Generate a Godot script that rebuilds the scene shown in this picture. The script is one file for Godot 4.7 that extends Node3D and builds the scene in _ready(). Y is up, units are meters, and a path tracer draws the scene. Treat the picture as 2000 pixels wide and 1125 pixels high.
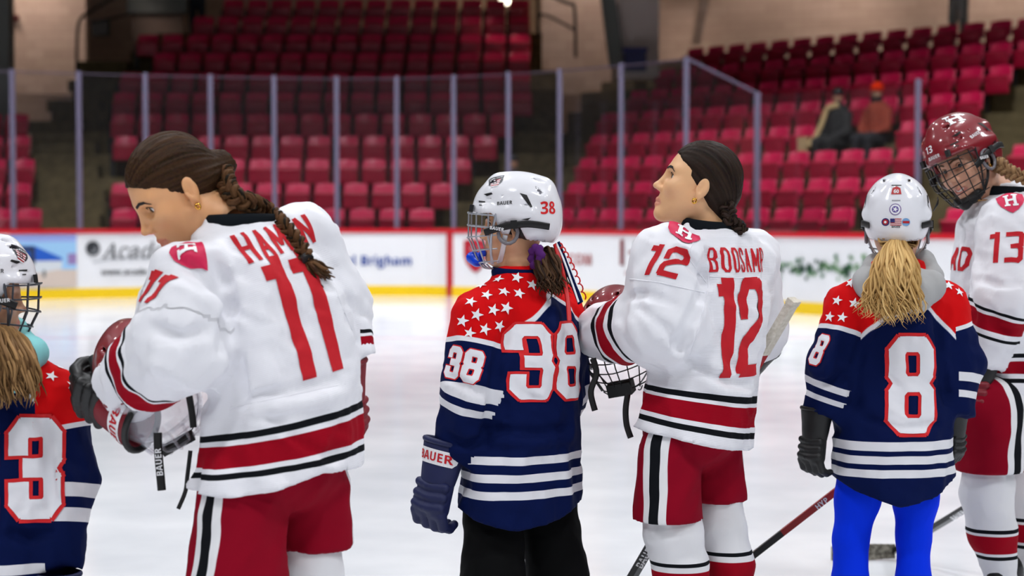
extends Node3D
# An ice rink before a game: players and youth skaters lined up, boards, glass and stands behind.
const F := 3630.0            # focal length in pixels of the 2000 x 1125 frame
const EYE := Vector3(0, 1.42, 0)
const PITCH := 2.327
const LENS := 77.44       # millimetres; gives the field of view above on a 24 mm high frame
const FSTOP := 3.7
var cam_basis := Basis(Vector3.RIGHT, deg_to_rad(-PITCH))
var rng := RandomNumberGenerator.new()
var names := {}
var M := {}

func _ready():
	rng.seed = 7
	set_view()
	set_light()
	make_materials()
	build_arena()
	build_stands()
	build_boards()
	build_people()
	build_spectators()

# ------------------------------------------------------------------ camera, light
func set_view():
	var c := Camera3D.new()
	c.name = "camera"
	c.fov = rad_to_deg(2.0 * atan(562.5 / F))
	c.position = EYE
	c.basis = cam_basis
	c.near = 0.1
	c.far = 200.0
	var at := CameraAttributesPhysical.new()
	at.frustum_focal_length = LENS
	at.exposure_aperture = FSTOP
	at.frustum_focus_distance = 5.2
	c.attributes = at
	add_child(c)

func set_light():
	var we := WorldEnvironment.new()
	we.name = "world_environment"
	var e := Environment.new()
	e.background_mode = Environment.BG_COLOR
	e.background_color = Color(0.02, 0.02, 0.022)
	e.tonemap_mode = Environment.TONE_MAPPER_LINEAR
	e.tonemap_exposure = 0.86
	e.sdfgi_enabled = true
	e.ssao_enabled = true
	e.ssil_enabled = true
	we.environment = e
	add_child(we)

# ------------------------------------------------------------------ places
func pt(px: float, py: float, depth: float) -> Vector3:
	return EYE + cam_basis * (Vector3((px - 1000.0) / F, -(py - 562.5) / F, -1.0) * depth)

func numbered(n: String) -> String:
	if not names.has(n):
		names[n] = 0
		return n
	names[n] += 1
	return "%s_%03d" % [n, names[n]]

func thing(called: String, label: String, category: String, at := Vector3.ZERO, group := "") -> Node3D:
	var o := Node3D.new()
	o.name = numbered(called)
	add_child(o)
	o.position = at
	tag(o, label, category, group)
	return o

func tag(o: Node, label: String, category: String, group := ""):
	o.set_meta("label", label)
	o.set_meta("category", category)
	if group != "":
		o.set_meta("group", group)

func part(called: String, mesh: Mesh, m: Material, parent: Node, at := Transform3D.IDENTITY) -> MeshInstance3D:
	var o := MeshInstance3D.new()
	o.mesh = mesh
	if m != null:
		o.material_override = m
	o.name = numbered(called) if parent == self else called
	parent.add_child(o, true)
	o.transform = at
	return o

func struct(called: String, mesh: Mesh, m: Material, at := Transform3D.IDENTITY) -> MeshInstance3D:
	var o := part(called, mesh, m, self, at)
	o.set_meta("kind", "structure")
	return o

func mat(c: Color, rough := 0.7, metal := 0.0) -> StandardMaterial3D:
	var m := StandardMaterial3D.new()
	m.albedo_color = c
	m.roughness = rough
	m.metallic = metal
	return m

func cloth(c: Color) -> StandardMaterial3D:
	var m := mat(c, 0.85)
	m.metallic_specular = 0.25
	return m

# ------------------------------------------------------------------ mesh helpers
func new_st() -> SurfaceTool:
	var st := SurfaceTool.new()
	st.begin(Mesh.PRIMITIVE_TRIANGLES)
	return st

func quad(st: SurfaceTool, a: Vector3, b: Vector3, c: Vector3, d: Vector3, out: Vector3):
	# four corners in order round the face; out points away from the solid
	var n := (b - a).cross(c - a)
	if n.dot(out) > 0.0:
		var t := b
		b = d
		d = t
	n = out.normalized() if n.length() < 1e-12 else (c - a).cross(b - a).normalized()
	if n.dot(out) < 0: n = -n
	for v in [a, b, c, a, c, d]:
		st.set_normal(n)
		st.add_vertex(v)

func box_into(st: SurfaceTool, x: Transform3D, size: Vector3):
	var h := size * 0.5
	for ax in 3:
		for s in [-1.0, 1.0]:
			var n := Vector3.ZERO
			n[ax] = s
			var u := Vector3.ZERO
			u[(ax + 1) % 3] = h[(ax + 1) % 3]
			var v := Vector3.ZERO
			v[(ax + 2) % 3] = h[(ax + 2) % 3]
			var c := n * h[ax]
			quad(st, x * (c - u - v), x * (c + u - v), x * (c + u + v), x * (c - u + v), x.basis * n)

func box(size: Vector3, at := Vector3.ZERO) -> ArrayMesh:
	var st := new_st()
	box_into(st, Transform3D(Basis.IDENTITY, at), size)
	return st.commit()

func beam(a: Vector3, b: Vector3, w: float, hgt: float) -> ArrayMesh:
	var st := new_st()
	beam_into(st, a, b, w, hgt)
	return st.commit()

func beam_into(st: SurfaceTool, a: Vector3, b: Vector3, w: float, hgt: float):
	var d := (b - a).normalized()
	var up := Vector3.UP if absf(d.y) < 0.99 else Vector3.RIGHT
	var s := d.cross(up).normalized()
	var u := s.cross(d)
	box_into(st, Transform3D(Basis(s, u, d), (a + b) * 0.5), Vector3(w, hgt, a.distance_to(b)))

func smooth_path(pts: Array, per := 6) -> PackedVector3Array:
	var out := PackedVector3Array()
	for i in pts.size() - 1:
		var p0: Vector3 = pts[maxi(i - 1, 0)]
		var p1: Vector3 = pts[i]
		var p2: Vector3 = pts[i + 1]
		var p3: Vector3 = pts[mini(i + 2, pts.size() - 1)]
		for k in per:
			out.append(p1.cubic_interpolate(p2, p0, p3, float(k) / per))
	out.append(pts[-1])
	return out

func tube_into(st: SurfaceTool, path: PackedVector3Array, radii, sides := 8, flat := 1.0, flat_dir := Vector3.ZERO, color = null):
	# a swept tube with closed ends; radii is a number or one per point; flat squeezes the section across flat_dir
	var n := path.size()
	var rings: Array = []
	var norms: Array = []
	var up := Vector3.ZERO
	for i in n:
		var d := (path[mini(i + 1, n - 1)] - path[maxi(i - 1, 0)]).normalized()
		if flat_dir != Vector3.ZERO:
			up = (flat_dir - d * d.dot(flat_dir)).normalized()
		elif up == Vector3.ZERO:
			up = (Vector3.UP if absf(d.y) < 0.9 else Vector3.RIGHT)
			up = (up - d * d.dot(up)).normalized()
		else:
			up = (up - d * d.dot(up)).normalized()
		var s := d.cross(up)
		var r: float = radii[i] if radii is Array or radii is PackedFloat32Array else radii
		var ring := PackedVector3Array()
		var nn := PackedVector3Array()
		for k in sides:
			var a := TAU * k / sides
			ring.append(path[i] + s * cos(a) * r + up * sin(a) * r * flat)
			nn.append((s * cos(a) * flat + up * sin(a)).normalized())
		rings.append(ring)
		norms.append(nn)
	if color != null:
		st.set_color(color)
	for i in n - 1:
		for k in sides:
			var k2 := (k + 1) % sides
			for q in [[i, k], [i, k2], [i + 1, k2], [i, k], [i + 1, k2], [i + 1, k]]:
				st.set_normal(norms[q[0]][q[1]])
				st.add_vertex(rings[q[0]][q[1]])
	for e in [0, n - 1]:
		var d := (path[0] - path[1]).normalized() if e == 0 else (path[n - 1] - path[n - 2]).normalized()
		for k in range(1, sides - 1):
			for q in ([0, k + 1, k] if e == 0 else [0, k, k + 1]):
				st.set_normal(d)
				st.add_vertex(rings[e][q])

func tube(path: PackedVector3Array, radii, sides := 8, flat := 1.0, flat_dir := Vector3.ZERO) -> ArrayMesh:
	var st := new_st()
	tube_into(st, path, radii, sides, flat, flat_dir)
	return st.commit()

func line(pts: Array) -> PackedVector3Array:
	return PackedVector3Array(pts)

func text_tris(s: String, height: float, bold := true, serif := false) -> Array:
	# flat triangles of lettering, capitals about height tall, centred on the origin
	var t := TextMesh.new()
	var f := SystemFont.new()
	f.font_names = PackedStringArray(["Droid Serif" if serif else "Droid Sans"])
	f.font_weight = 700 if bold else 400
	t.font = f
	t.text = s
	t.font_size = 64
	t.pixel_size = height / 46.0
	t.depth = 0.0
	t.curve_step = 2.0
	var ar := t.get_mesh_arrays()
	var v: PackedVector3Array = ar[Mesh.ARRAY_VERTEX]
	var ix = ar[Mesh.ARRAY_INDEX]
	var out: Array = []
	if ix == null or ix.size() == 0:
		for k in range(0, v.size(), 3):
			out.append([Vector2(v[k].x, v[k].y), Vector2(v[k + 1].x, v[k + 1].y), Vector2(v[k + 2].x, v[k + 2].y)])
	else:
		for k in range(0, ix.size(), 3):
			out.append([Vector2(v[ix[k]].x, v[ix[k]].y), Vector2(v[ix[k + 1]].x, v[ix[k + 1]].y), Vector2(v[ix[k + 2]].x, v[ix[k + 2]].y)])
	return out

func poly_tris(poly: PackedVector2Array) -> Array:
	var ix := Geometry2D.triangulate_polygon(poly)
	var out: Array = []
	for k in range(0, ix.size(), 3):
		out.append([poly[ix[k]], poly[ix[k + 1]], poly[ix[k + 2]]])
	return out

const GLYPH := {
	"H": [[0, 0, 0, 1], [1, 0, 1, 1], [0, .5, 1, .5]],
	"A": [[0, 0, .5, 1, 1, 0], [.2, .3, .8, .3]],
	"M": [[0, 0, 0, 1, .5, .25, 1, 1, 1, 0]],
	"N": [[0, 0, 0, 1, 1, 0, 1, 1]],
	"B": [[0, 0, 0, 1, .75, 1, 1, .87, 1, .64, .75, .52, 0, .52], [.75, .52, 1, .4, 1, .13, .75, 0, 0, 0]],
	"O": [[.25, 0, 0, .14, 0, .86, .25, 1, .75, 1, 1, .86, 1, .14, .75, 0, .25, 0]],
	"S": [[1, .78, 1, .88, .75, 1, .25, 1, 0, .87, 0, .68, 1, .34, 1, .13, .75, 0, .25, 0, 0, .12, 0, .24]],
	"R": [[0, 0, 0, 1, .75, 1, 1, .87, 1, .62, .75, .5, 0, .5], [.5, .5, 1, 0]],
	"D": [[0, 0, 0, 1, .6, 1, 1, .75, 1, .25, .6, 0, 0, 0]],
	"1": [[.0, .93, .75, .93], [.75, 1.0, .75, 0]],
	"2": [[0, .66, 0, .86, .25, 1, .8, 1, 1, .88, 1, .58, .1, .36, 0, .26, 0, 0, 1, 0]],
	"3": [[0, 1, 1, 1, 1, .56, .4, .53], [.85, .52, 1, .44, 1, .12, .8, 0, 0, 0]],
	# varsity block figures
	"b3": [[0, .78, 0, .9, .18, 1, .82, 1, 1, .9, 1, .62, .86, .51, .42, .51], [.86, .51, 1, .4, 1, .1, .82, 0, .18, 0, 0, .1, 0, .22]],
	"b8": [[.2, .51, .02, .62, .02, .9, .2, 1, .8, 1, .98, .9, .98, .62, .8, .51, .2, .51, 0, .4, 0, .1, .2, 0, .8, 0, 1, .1, 1, .4, .8, .51]],
	"b2": [[0, .74, 0, .9, .18, 1, .82, 1, 1, .9, 1, .6, .0, .22, 0, 0, 1, 0]],
}

func stroke_tris(g: String, at: Vector2, w: float, hgt: float, thick: float, shear := 0.0) -> Array:
	# a glyph of thick strokes whose outer edges fill the box w x hgt at its lower left corner
	var out: Array = []
	var t := thick * 0.5
	for s in GLYPH[g]:
		var p: Array = []
		for k in range(0, s.size(), 2):
			p.append(Vector2(t + s[k] * (w - thick), t + s[k + 1] * (hgt - thick)))
		for k in p.size() - 1:
			var a: Vector2 = p[k]
			var b: Vector2 = p[k + 1]
			var d := (b - a).normalized()
			var n := d.orthogonal() * t
			var ea := d * (t if k == 0 else t * 0.42)
			var eb := d * (t if k == p.size() - 2 else t * 0.42)
			var q := [a - ea - n, b + eb - n, b + eb + n, a - ea + n]
			for i in 4:
				q[i] = at + Vector2(q[i].x + q[i].y * shear, q[i].y)
			out.append([q[0], q[1], q[2]])
			out.append([q[0], q[2], q[3]])
	return out

func word_tris(word: String, at: Vector2, w: float, hgt: float, thick: float, gap: float, shear := 0.0) -> Array:
	var out: Array = []
	var x := at.x
	for c in word:
		var cw := w * (1.25 if c == "M" else 1.0)
		out.append_array(stroke_tris(c, Vector2(x, at.y), cw, hgt, thick, shear))
		x += cw + gap
	return out

func star_tris(c: Vector2, r: float, turn: float) -> Array:
	var p := PackedVector2Array()
	for k in 10:
		var a := turn + TAU * k / 10.0
		p.append(c + Vector2(sin(a), cos(a)) * (r if k % 2 == 0 else r * 0.40))
	return poly_tris(p)

func split_tris(tris: Array, most: float) -> Array:
	var out: Array = []
	var todo := tris.duplicate()
	while todo.size() > 0:
		var t = todo.pop_back()
		var l := [t[0].distance_to(t[1]), t[1].distance_to(t[2]), t[2].distance_to(t[0])]
		var k := 0 if l[0] >= l[1] and l[0] >= l[2] else (1 if l[1] >= l[2] else 2)
		if l[k] <= most:
			out.append(t)
			continue
		var a = t[k]
		var b = t[(k + 1) % 3]
		var c = t[(k + 2) % 3]
		var m = (a + b) * 0.5
		todo.append([a, m, c])
		todo.append([m, b, c])
	return out

func flat_into(st: SurfaceTool, tris: Array, x: Transform3D):
	# lettering laid flat in the xy plane of x, facing its +z
	for t in tris:
		var o := [t[0], t[1], t[2]]
		if (t[1] - t[0]).cross(t[2] - t[0]) > 0.0:
			o = [t[0], t[2], t[1]]
		for v in o:
			st.set_normal(x.basis.z)
			st.add_vertex(x * Vector3(v.x, v.y, 0))

# ------------------------------------------------------------------ distance fields meshed as surface nets
class Field:
	var o: Vector3
	var h: float
	var nx: int
	var ny: int
	var nz: int
	var d := PackedFloat32Array()
	var v := PackedVector3Array()
	var n := PackedVector3Array()
	var ix := PackedInt32Array()

	func _init(lo: Vector3, hi: Vector3, cell: float):
		o = lo
		h = cell
		nx = int((hi.x - lo.x) / cell) + 2
		ny = int((hi.y - lo.y) / cell) + 2
		nz = int((hi.z - lo.z) / cell) + 2
		d.resize(nx * ny * nz)
		d.fill(0.2)

	func _span(lo: Vector3, hi: Vector3) -> Array:
		var a := ((lo - o) / h).floor()
		var b := ((hi - o) / h).ceil()
		return [clampi(int(a.x), 0, nx - 1), clampi(int(b.x), 0, nx - 1), clampi(int(a.y), 0, ny - 1), clampi(int(b.y), 0, ny - 1), clampi(int(a.z), 0, nz - 1), clampi(int(b.z), 0, nz - 1)]

	func cap(a: Vector3, b: Vector3, ra: float, rb: float, k := 0.02, cut := false):
		var m := maxf(ra, rb) + k + 3.0 * h
		var mm := Vector3(m, m, m)
		var s := _span(a.min(b) - mm, a.max(b) + mm)
		var ab := b - a
		var l2 := 1.0 / maxf(ab.length_squared(), 1e-9)
		var k4 := .25 / k
		var dr := rb - ra
		m = minf(m, k + 3.0 * h + .02)
		for z in range(s[4], s[5] + 1):
			for y in range(s[2], s[3] + 1):
				var i: int = (z * ny + y) * nx + s[0]
				for x in range(s[0], s[1] + 1):
					var p := o + Vector3(x, y, z) * h - a
					var t := clampf(p.dot(ab) * l2, 0.0, 1.0)
					var e := (p - ab * t).length() - ra - dr * t
					if e < m:
						var c := d[i]
						if cut:
							var g := maxf(k - absf(c + e), 0.0)
							d[i] = maxf(c, -e) + g * g * k4
						else:
							var g := maxf(k - absf(c - e), 0.0)
							d[i] = minf(c, e) - g * g * k4
					i += 1

	func ell(c: Vector3, r: Vector3, b: Basis, k := 0.02, cut := false):
		var m := maxf(r.x, maxf(r.y, r.z)) + k + 3.0 * h
		var mm := Vector3(m, m, m)
		var s := _span(c - mm, c + mm)
		var inv := b.transposed()
		var r2 := r * r
		var k4 := .25 / k
		var reach := k + 3.0 * h + .02
		for z in range(s[4], s[5] + 1):
			for y in range(s[2], s[3] + 1):
				var i: int = (z * ny + y) * nx + s[0]
				for x in range(s[0], s[1] + 1):
					var p := inv * (o + Vector3(x, y, z) * h - c)
					var k0 := (p / r).length()
					var e := k0 * (k0 - 1.0) / maxf((p / r2).length(), 1e-6)
					if e < reach:
						var q := d[i]
						if cut:
							var g := maxf(k - absf(q + e), 0.0)
							d[i] = maxf(q, -e) + g * g * k4
						else:
							var g := maxf(k - absf(q - e), 0.0)
							d[i] = minf(q, e) - g * g * k4
					i += 1

	# a stack of level ellipses: rings of [y, centre, half width along right, half depth along forward]
	func rings(rs: Array, right: Vector3, fwd: Vector3, k := 0.02):
		var lo := Vector3(1e9, 1e9, 1e9)
		var hi := -lo
		for r in rs:
			var m: float = maxf(r[2], r[3]) + k + 3.0 * h
			lo = lo.min(r[1] - Vector3(m, 0, m))
			hi = hi.max(r[1] + Vector3(m, 0, m))
		lo.y -= 0.05
		hi.y += 0.05
		var s := _span(lo, hi)
		var k4 := .25 / k
		var top: float = rs[rs.size() - 1][0]
		var low: float = rs[0][0]
		for y in range(s[2], s[3] + 1):
			var wy := o.y + y * h
			var j := 0
			while j < rs.size() - 2 and wy > rs[j + 1][0]:
				j += 1
			var t: float = clampf((wy - rs[j][0]) / (rs[j + 1][0] - rs[j][0]), 0.0, 1.0)
			t = lerpf(t, t * t * (3.0 - 2.0 * t), 0.5)
			var c: Vector3 = rs[j][1].lerp(rs[j + 1][1], t)
			var rx: float = lerpf(rs[j][2], rs[j + 1][2], t)
			var rz: float = lerpf(rs[j][3], rs[j + 1][3], t)
			var over := maxf(wy - top, low - wy)
			for z in range(s[4], s[5] + 1):
				var i: int = (z * ny + y) * nx + s[0]
				for x in range(s[0], s[1] + 1):
					var p := o + Vector3(x, y, z) * h - c
					var qx := p.dot(right) / rx
					var qz := p.dot(fwd) / rz
					var g := sqrt(qx * qx + qz * qz)
					var e := (g - 1.0) * (g / maxf(sqrt(qx * qx / (rx * rx) + qz * qz / (rz * rz)), 1e-6))
					if over > 0.0:
						e = maxf(e, over) if e < 0.0 else sqrt(e * e + over * over)
					if e < .1:
						var q := d[i]
						var w := maxf(k - absf(q - e), 0.0)
						d[i] = minf(q, e) - w * w * k4
					i += 1

	# keep what lies below the level n.p = off
	func slice(nn: Vector3, off: float):
		for z in nz:
			for y in ny:
				var i: int = (z * ny + y) * nx
				for x in nx:
					var e := nn.dot(o + Vector3(x, y, z) * h) - off
					if e > d[i]:
						d[i] = e
					i += 1

	func slice_by(f: Callable, lo: Vector3, hi: Vector3):
		var s := _span(lo, hi)
		for z in range(s[4], s[5] + 1):
			for y in range(s[2], s[3] + 1):
				var i: int = (z * ny + y) * nx + s[0]
				for x in range(s[0], s[1] + 1):
					if d[i] < 0.03:
						d[i] = maxf(d[i], f.call(o + Vector3(x, y, z) * h))
					i += 1

	func rough(noise: FastNoiseLite, amp: float, b: Basis):
		for z in nz:
			for y in ny:
				var i: int = (z * ny + y) * nx
				for x in nx:
					var e := absf(d[i])
					if e < 0.05:
						d[i] -= amp * (1.0 - e * 20.0) * noise.get_noise_3dv(b * (o + Vector3(x, y, z) * h))
					i += 1

	func at(p: Vector3) -> float:
		var q := (p - o) / h
		var x := clampi(int(q.x), 0, nx - 2)
		var y := clampi(int(q.y), 0, ny - 2)
		var z := clampi(int(q.z), 0, nz - 2)
		var f := q - Vector3(x, y, z)
		var i := (z * ny + y) * nx + x
		var j := i + nx * ny
		var a := lerpf(lerpf(d[i], d[i + 1], f.x), lerpf(d[i + nx], d[i + nx + 1], f.x), f.y)
		var b := lerpf(lerpf(d[j], d[j + 1], f.x), lerpf(d[j + nx], d[j + nx + 1], f.x), f.y)
		return lerpf(a, b, f.z)

	# first surface met from a along dir; Vector3.INF if none
	func hit(a: Vector3, dir: Vector3, far: float):
		var t := 0.0
		var last := at(a)
		while t < far:
			var step := clampf(absf(last) * 0.6, 0.002, 0.02)
			var e := at(a + dir * (t + step))
			if e <= 0.0 and last > 0.0:
				return a + dir * (t + step * last / (last - e))
			t += step
			last = e
		return null

	func mesh():
		var cell := PackedInt32Array()
		cell.resize(d.size())
		cell.fill(-1)
		var sxy := nx * ny
		var lim := h * 3.5
		for z in nz - 1:
			for y in ny - 1:
				var i: int = (z * ny + y) * nx - 1
				for x in nx - 1:
					i += 1
					var d0 := d[i]
					if d0 > lim or d0 < -lim:
						continue
					var c := [d0, d[i + 1], d[i + nx], d[i + nx + 1], d[i + sxy], d[i + sxy + 1], d[i + sxy + nx], d[i + sxy + nx + 1]]
					var neg := 0
					for e in c:
						if e < 0.0:
							neg += 1
					if neg == 0 or neg == 8:
						continue
					var sum := Vector3.ZERO
					var cnt := 0
					for e in EDGES:
						var a: float = c[e[0]]
						var b: float = c[e[1]]
						if (a < 0.0) != (b < 0.0):
							sum += CORNER[e[0]].lerp(CORNER[e[1]], a / (a - b))
							cnt += 1
					cell[i] = v.size()
					v.append(o + (Vector3(x, y, z) + sum / cnt) * h)
		for z in range(1, nz - 1):
			for y in range(1, ny - 1):
				var i: int = (z * ny + y) * nx
				for x in range(1, nx - 1):
					i += 1
					var a := d[i]
					if a > lim or a < -lim:
						continue
					var neg := a < 0.0
					if neg != (d[i + 1] < 0.0):
						_quad(cell[i - nx - sxy], cell[i - sxy], cell[i], cell[i - nx], neg)
					if neg != (d[i + nx] < 0.0):
						_quad(cell[i - 1 - sxy], cell[i - 1], cell[i], cell[i - sxy], neg)
					if neg != (d[i + sxy] < 0.0):
						_quad(cell[i - 1 - nx], cell[i - nx], cell[i], cell[i - 1], neg)
		normals()

	func _quad(a: int, b: int, c: int, e: int, neg: bool):
		if a < 0 or b < 0 or c < 0 or e < 0:
			return
		if neg:
			ix.append_array([a, c, b, a, e, c])
		else:
			ix.append_array([a, b, c, a, c, e])

	func normals():
		n.resize(v.size())
		n.fill(Vector3.ZERO)
		for k in range(0, ix.size(), 3):
			var f := (v[ix[k + 2]] - v[ix[k]]).cross(v[ix[k + 1]] - v[ix[k]])
			n[ix[k]] += f
			n[ix[k + 1]] += f
			n[ix[k + 2]] += f
		for k in n.size():
			n[k] = n[k].normalized()

	# surfaces by region: which(p, normal) gives the region of a point, uv(region, p) its place on that region's cloth
	func surfaces(base: Vector3, which, uv, count: int, color = null) -> ArrayMesh:
		var am := ArrayMesh.new()
		var reg := PackedInt32Array()
		reg.resize(v.size())
		for k in v.size():
			reg[k] = which.call(v[k], n[k]) if which != null else 0
		for r in count:
			var map := PackedInt32Array()
			map.resize(v.size())
			map.fill(-1)
			var vv := PackedVector3Array()
			var nn := PackedVector3Array()
			var uu := PackedVector2Array()
			var cc := PackedColorArray()
			var ii := PackedInt32Array()
			for k in range(0, ix.size(), 3):
				if reg[ix[k]] != r:
					continue
				for q in 3:
					var j := ix[k + q]
					if map[j] < 0:
						map[j] = vv.size()
						vv.append(v[j] - base)
						nn.append(n[j])
						if uv != null:
							uu.append(uv.call(r, v[j]))
						if color != null:
							cc.append(color.call(v[j], n[j]))
					ii.append(map[j])
			if ii.size() == 0:
				vv = PackedVector3Array([Vector3.ZERO, Vector3.ZERO, Vector3.ZERO])
				nn = PackedVector3Array([Vector3.UP, Vector3.UP, Vector3.UP])
				uu = PackedVector2Array([Vector2.ZERO, Vector2.ZERO, Vector2.ZERO])
				cc = PackedColorArray([Color.WHITE, Color.WHITE, Color.WHITE])
				ii = PackedInt32Array([0, 1, 2])
			var ar := []
			ar.resize(Mesh.ARRAY_MAX)
			ar[Mesh.ARRAY_VERTEX] = vv
			ar[Mesh.ARRAY_NORMAL] = nn
			if uv != null:
				ar[Mesh.ARRAY_TEX_UV] = uu
			if color != null:
				ar[Mesh.ARRAY_COLOR] = cc
			ar[Mesh.ARRAY_INDEX] = ii
			am.add_surface_from_arrays(Mesh.PRIMITIVE_TRIANGLES, ar)
		return am

	func plain(base := Vector3.ZERO, color = null) -> ArrayMesh:
		return surfaces(base, null, null, 1, color)

	const CORNER := [Vector3(0, 0, 0), Vector3(1, 0, 0), Vector3(0, 1, 0), Vector3(1, 1, 0), Vector3(0, 0, 1), Vector3(1, 0, 1), Vector3(0, 1, 1), Vector3(1, 1, 1)]
	const EDGES := [[0, 1], [2, 3], [4, 5], [6, 7], [0, 2], [1, 3], [4, 6], [5, 7], [0, 4], [1, 5], [2, 6], [3, 7]]

# lettering or a patch that follows the cloth: flat triangles about a point, laid onto the field along -out
func conform(f: Field, tris: Array, x: Transform3D, lift: float, base: Vector3, most := 0.012, reach := 0.14) -> ArrayMesh:
	var st := new_st()
	var seen := {}
	for t in split_tris(tris, most):
		var o := [t[0], t[1], t[2]]
		if (t[1] - t[0]).cross(t[2] - t[0]) > 0.0:
			o = [t[0], t[2], t[1]]
		var w: Array = []
		for q in o:
			var key := Vector2i(roundi(q.x * 4e4), roundi(q.y * 4e4))
			if not seen.has(key):
				seen[key] = f.hit(x * Vector3(q.x, q.y, reach), -x.basis.z, reach * 2.0)
			if seen[key] == null:
				break
			w.append(seen[key])
		if w.size() < 3:
			continue
		if maxf(w[0].distance_to(w[1]), maxf(w[1].distance_to(w[2]), w[2].distance_to(w[0]))) > most * 4.0:
			continue
		for q in w:
			var e := 0.004
			var g := Vector3(f.at(q + Vector3(e, 0, 0)) - f.at(q - Vector3(e, 0, 0)), f.at(q + Vector3(0, e, 0)) - f.at(q - Vector3(0, e, 0)), f.at(q + Vector3(0, 0, e)) - f.at(q - Vector3(0, 0, e))).normalized()
			st.set_normal(g)
			st.add_vertex(q + g * lift - base)
	return st.commit()

# ------------------------------------------------------------------ materials
func noise_tex(freq: float, oct: int, lo: Color, hi: Color, size := 512, sd := 1) -> NoiseTexture2D:
	var n := FastNoiseLite.new()
	n.seed = sd
	n.frequency = freq
	n.fractal_octaves = oct
	var t := NoiseTexture2D.new()
	t.width = size
	t.height = size
	t.seamless = true
	t.noise = n
	var g := Gradient.new()
	g.set_color(0, lo)
	g.set_color(1, hi)
	t.color_ramp = g
	return t

func make_materials():
	var ice := mat(Color(1, 1, 1), 0.12)
	ice.albedo_texture = noise_tex(0.006, 5, Color(0.84, 0.85, 0.87), Color(0.95, 0.955, 0.965), 1024, 3)
	ice.uv1_triplanar = true
	ice.uv1_world_triplanar = true
	ice.uv1_scale = Vector3(0.16, 0.16, 0.16)
	ice.metallic_specular = 0.35
	M.ice = ice
	var con := mat(Color(1, 1, 1), 0.9)
	con.albedo_texture = noise_tex(0.02, 4, Color(0.30, 0.26, 0.16), Color(0.42, 0.37, 0.25), 512, 5)
	con.uv1_triplanar = true
	con.uv1_world_triplanar = true
	con.uv1_scale = Vector3(0.4, 0.4, 0.4)
	M.concrete = con
	# painted block wall, too far off and out of focus to tell the blocks apart
	var im := Image.create(256, 256, false, Image.FORMAT_RGB8)
	im.fill(Color(0.68, 0.58, 0.52))
	var r := RandomNumberGenerator.new()
	r.seed = 4
	for row in 16:
		for c in 9:
			var k := r.randf_range(-0.03, 0.03)
			im.fill_rect(Rect2i(c * 32 - (16 if row % 2 else 0), row * 16, 31, 15), Color(0.74 + k, 0.64 + k, 0.58 + k))
	var br := mat(Color(1, 1, 1), 0.85)
	br.albedo_texture = ImageTexture.create_from_image(im)
	br.uv1_triplanar = true
	br.uv1_world_triplanar = true
	br.uv1_scale = Vector3(0.32, 0.32, 0.32)
	M.block = br
	M.far_stand = mat(Color(0.20, 0.03, 0.06), 0.8)
	M.pillar = mat(Color(0.80, 0.74, 0.72), 0.8)
	M.steel_beam = mat(Color(0.40, 0.41, 0.40), 0.6)
	M.dark = mat(Color(0.08, 0.08, 0.09), 0.8)
	M.ceiling = mat(Color(0.13, 0.13, 0.14), 0.9)
	M.seat_a = mat(Color(0.76, 0.08, 0.28), 0.34)
	M.seat_b = mat(Color(0.62, 0.03, 0.18), 0.42)
	M.black = mat(Color(0.03, 0.03, 0.035), 0.5)
	M.board = mat(Color(0.93, 0.93, 0.94), 0.35)
	M.cap_red = mat(Color(0.80, 0.03, 0.12), 0.35)
	M.kick = mat(Color(0.96, 0.80, 0.02), 0.4)
	M.line_red = mat(Color(0.72, 0.10, 0.16), 0.4)
	var gl := StandardMaterial3D.new()
	gl.albedo_color = Color(0.93, 0.95, 1.0, 0.004)
	gl.transparency = BaseMaterial3D.TRANSPARENCY_ALPHA
	gl.roughness = 0.03
	M.glass = gl
	M.post = mat(Color(0.45, 0.42, 0.51), 0.4, 0.2)
	M.edge = mat(Color(0.30, 0.26, 0.32), 0.4)
	M.ad_dark = mat(Color(0.16, 0.17, 0.19), 0.5)
	M.ad_blue = mat(Color(0.16, 0.30, 0.62), 0.5)
	M.ad_red = mat(Color(0.70, 0.05, 0.16), 0.5)
	M.ad_grey = mat(Color(0.72, 0.73, 0.75), 0.5)
	M.lamp = mat(Color(1, 1, 1))
	M.lamp.emission_enabled = true
	M.lamp.emission = Color(1, 0.95, 0.86)
	M.lamp.emission_energy_multiplier = 6.0

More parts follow.
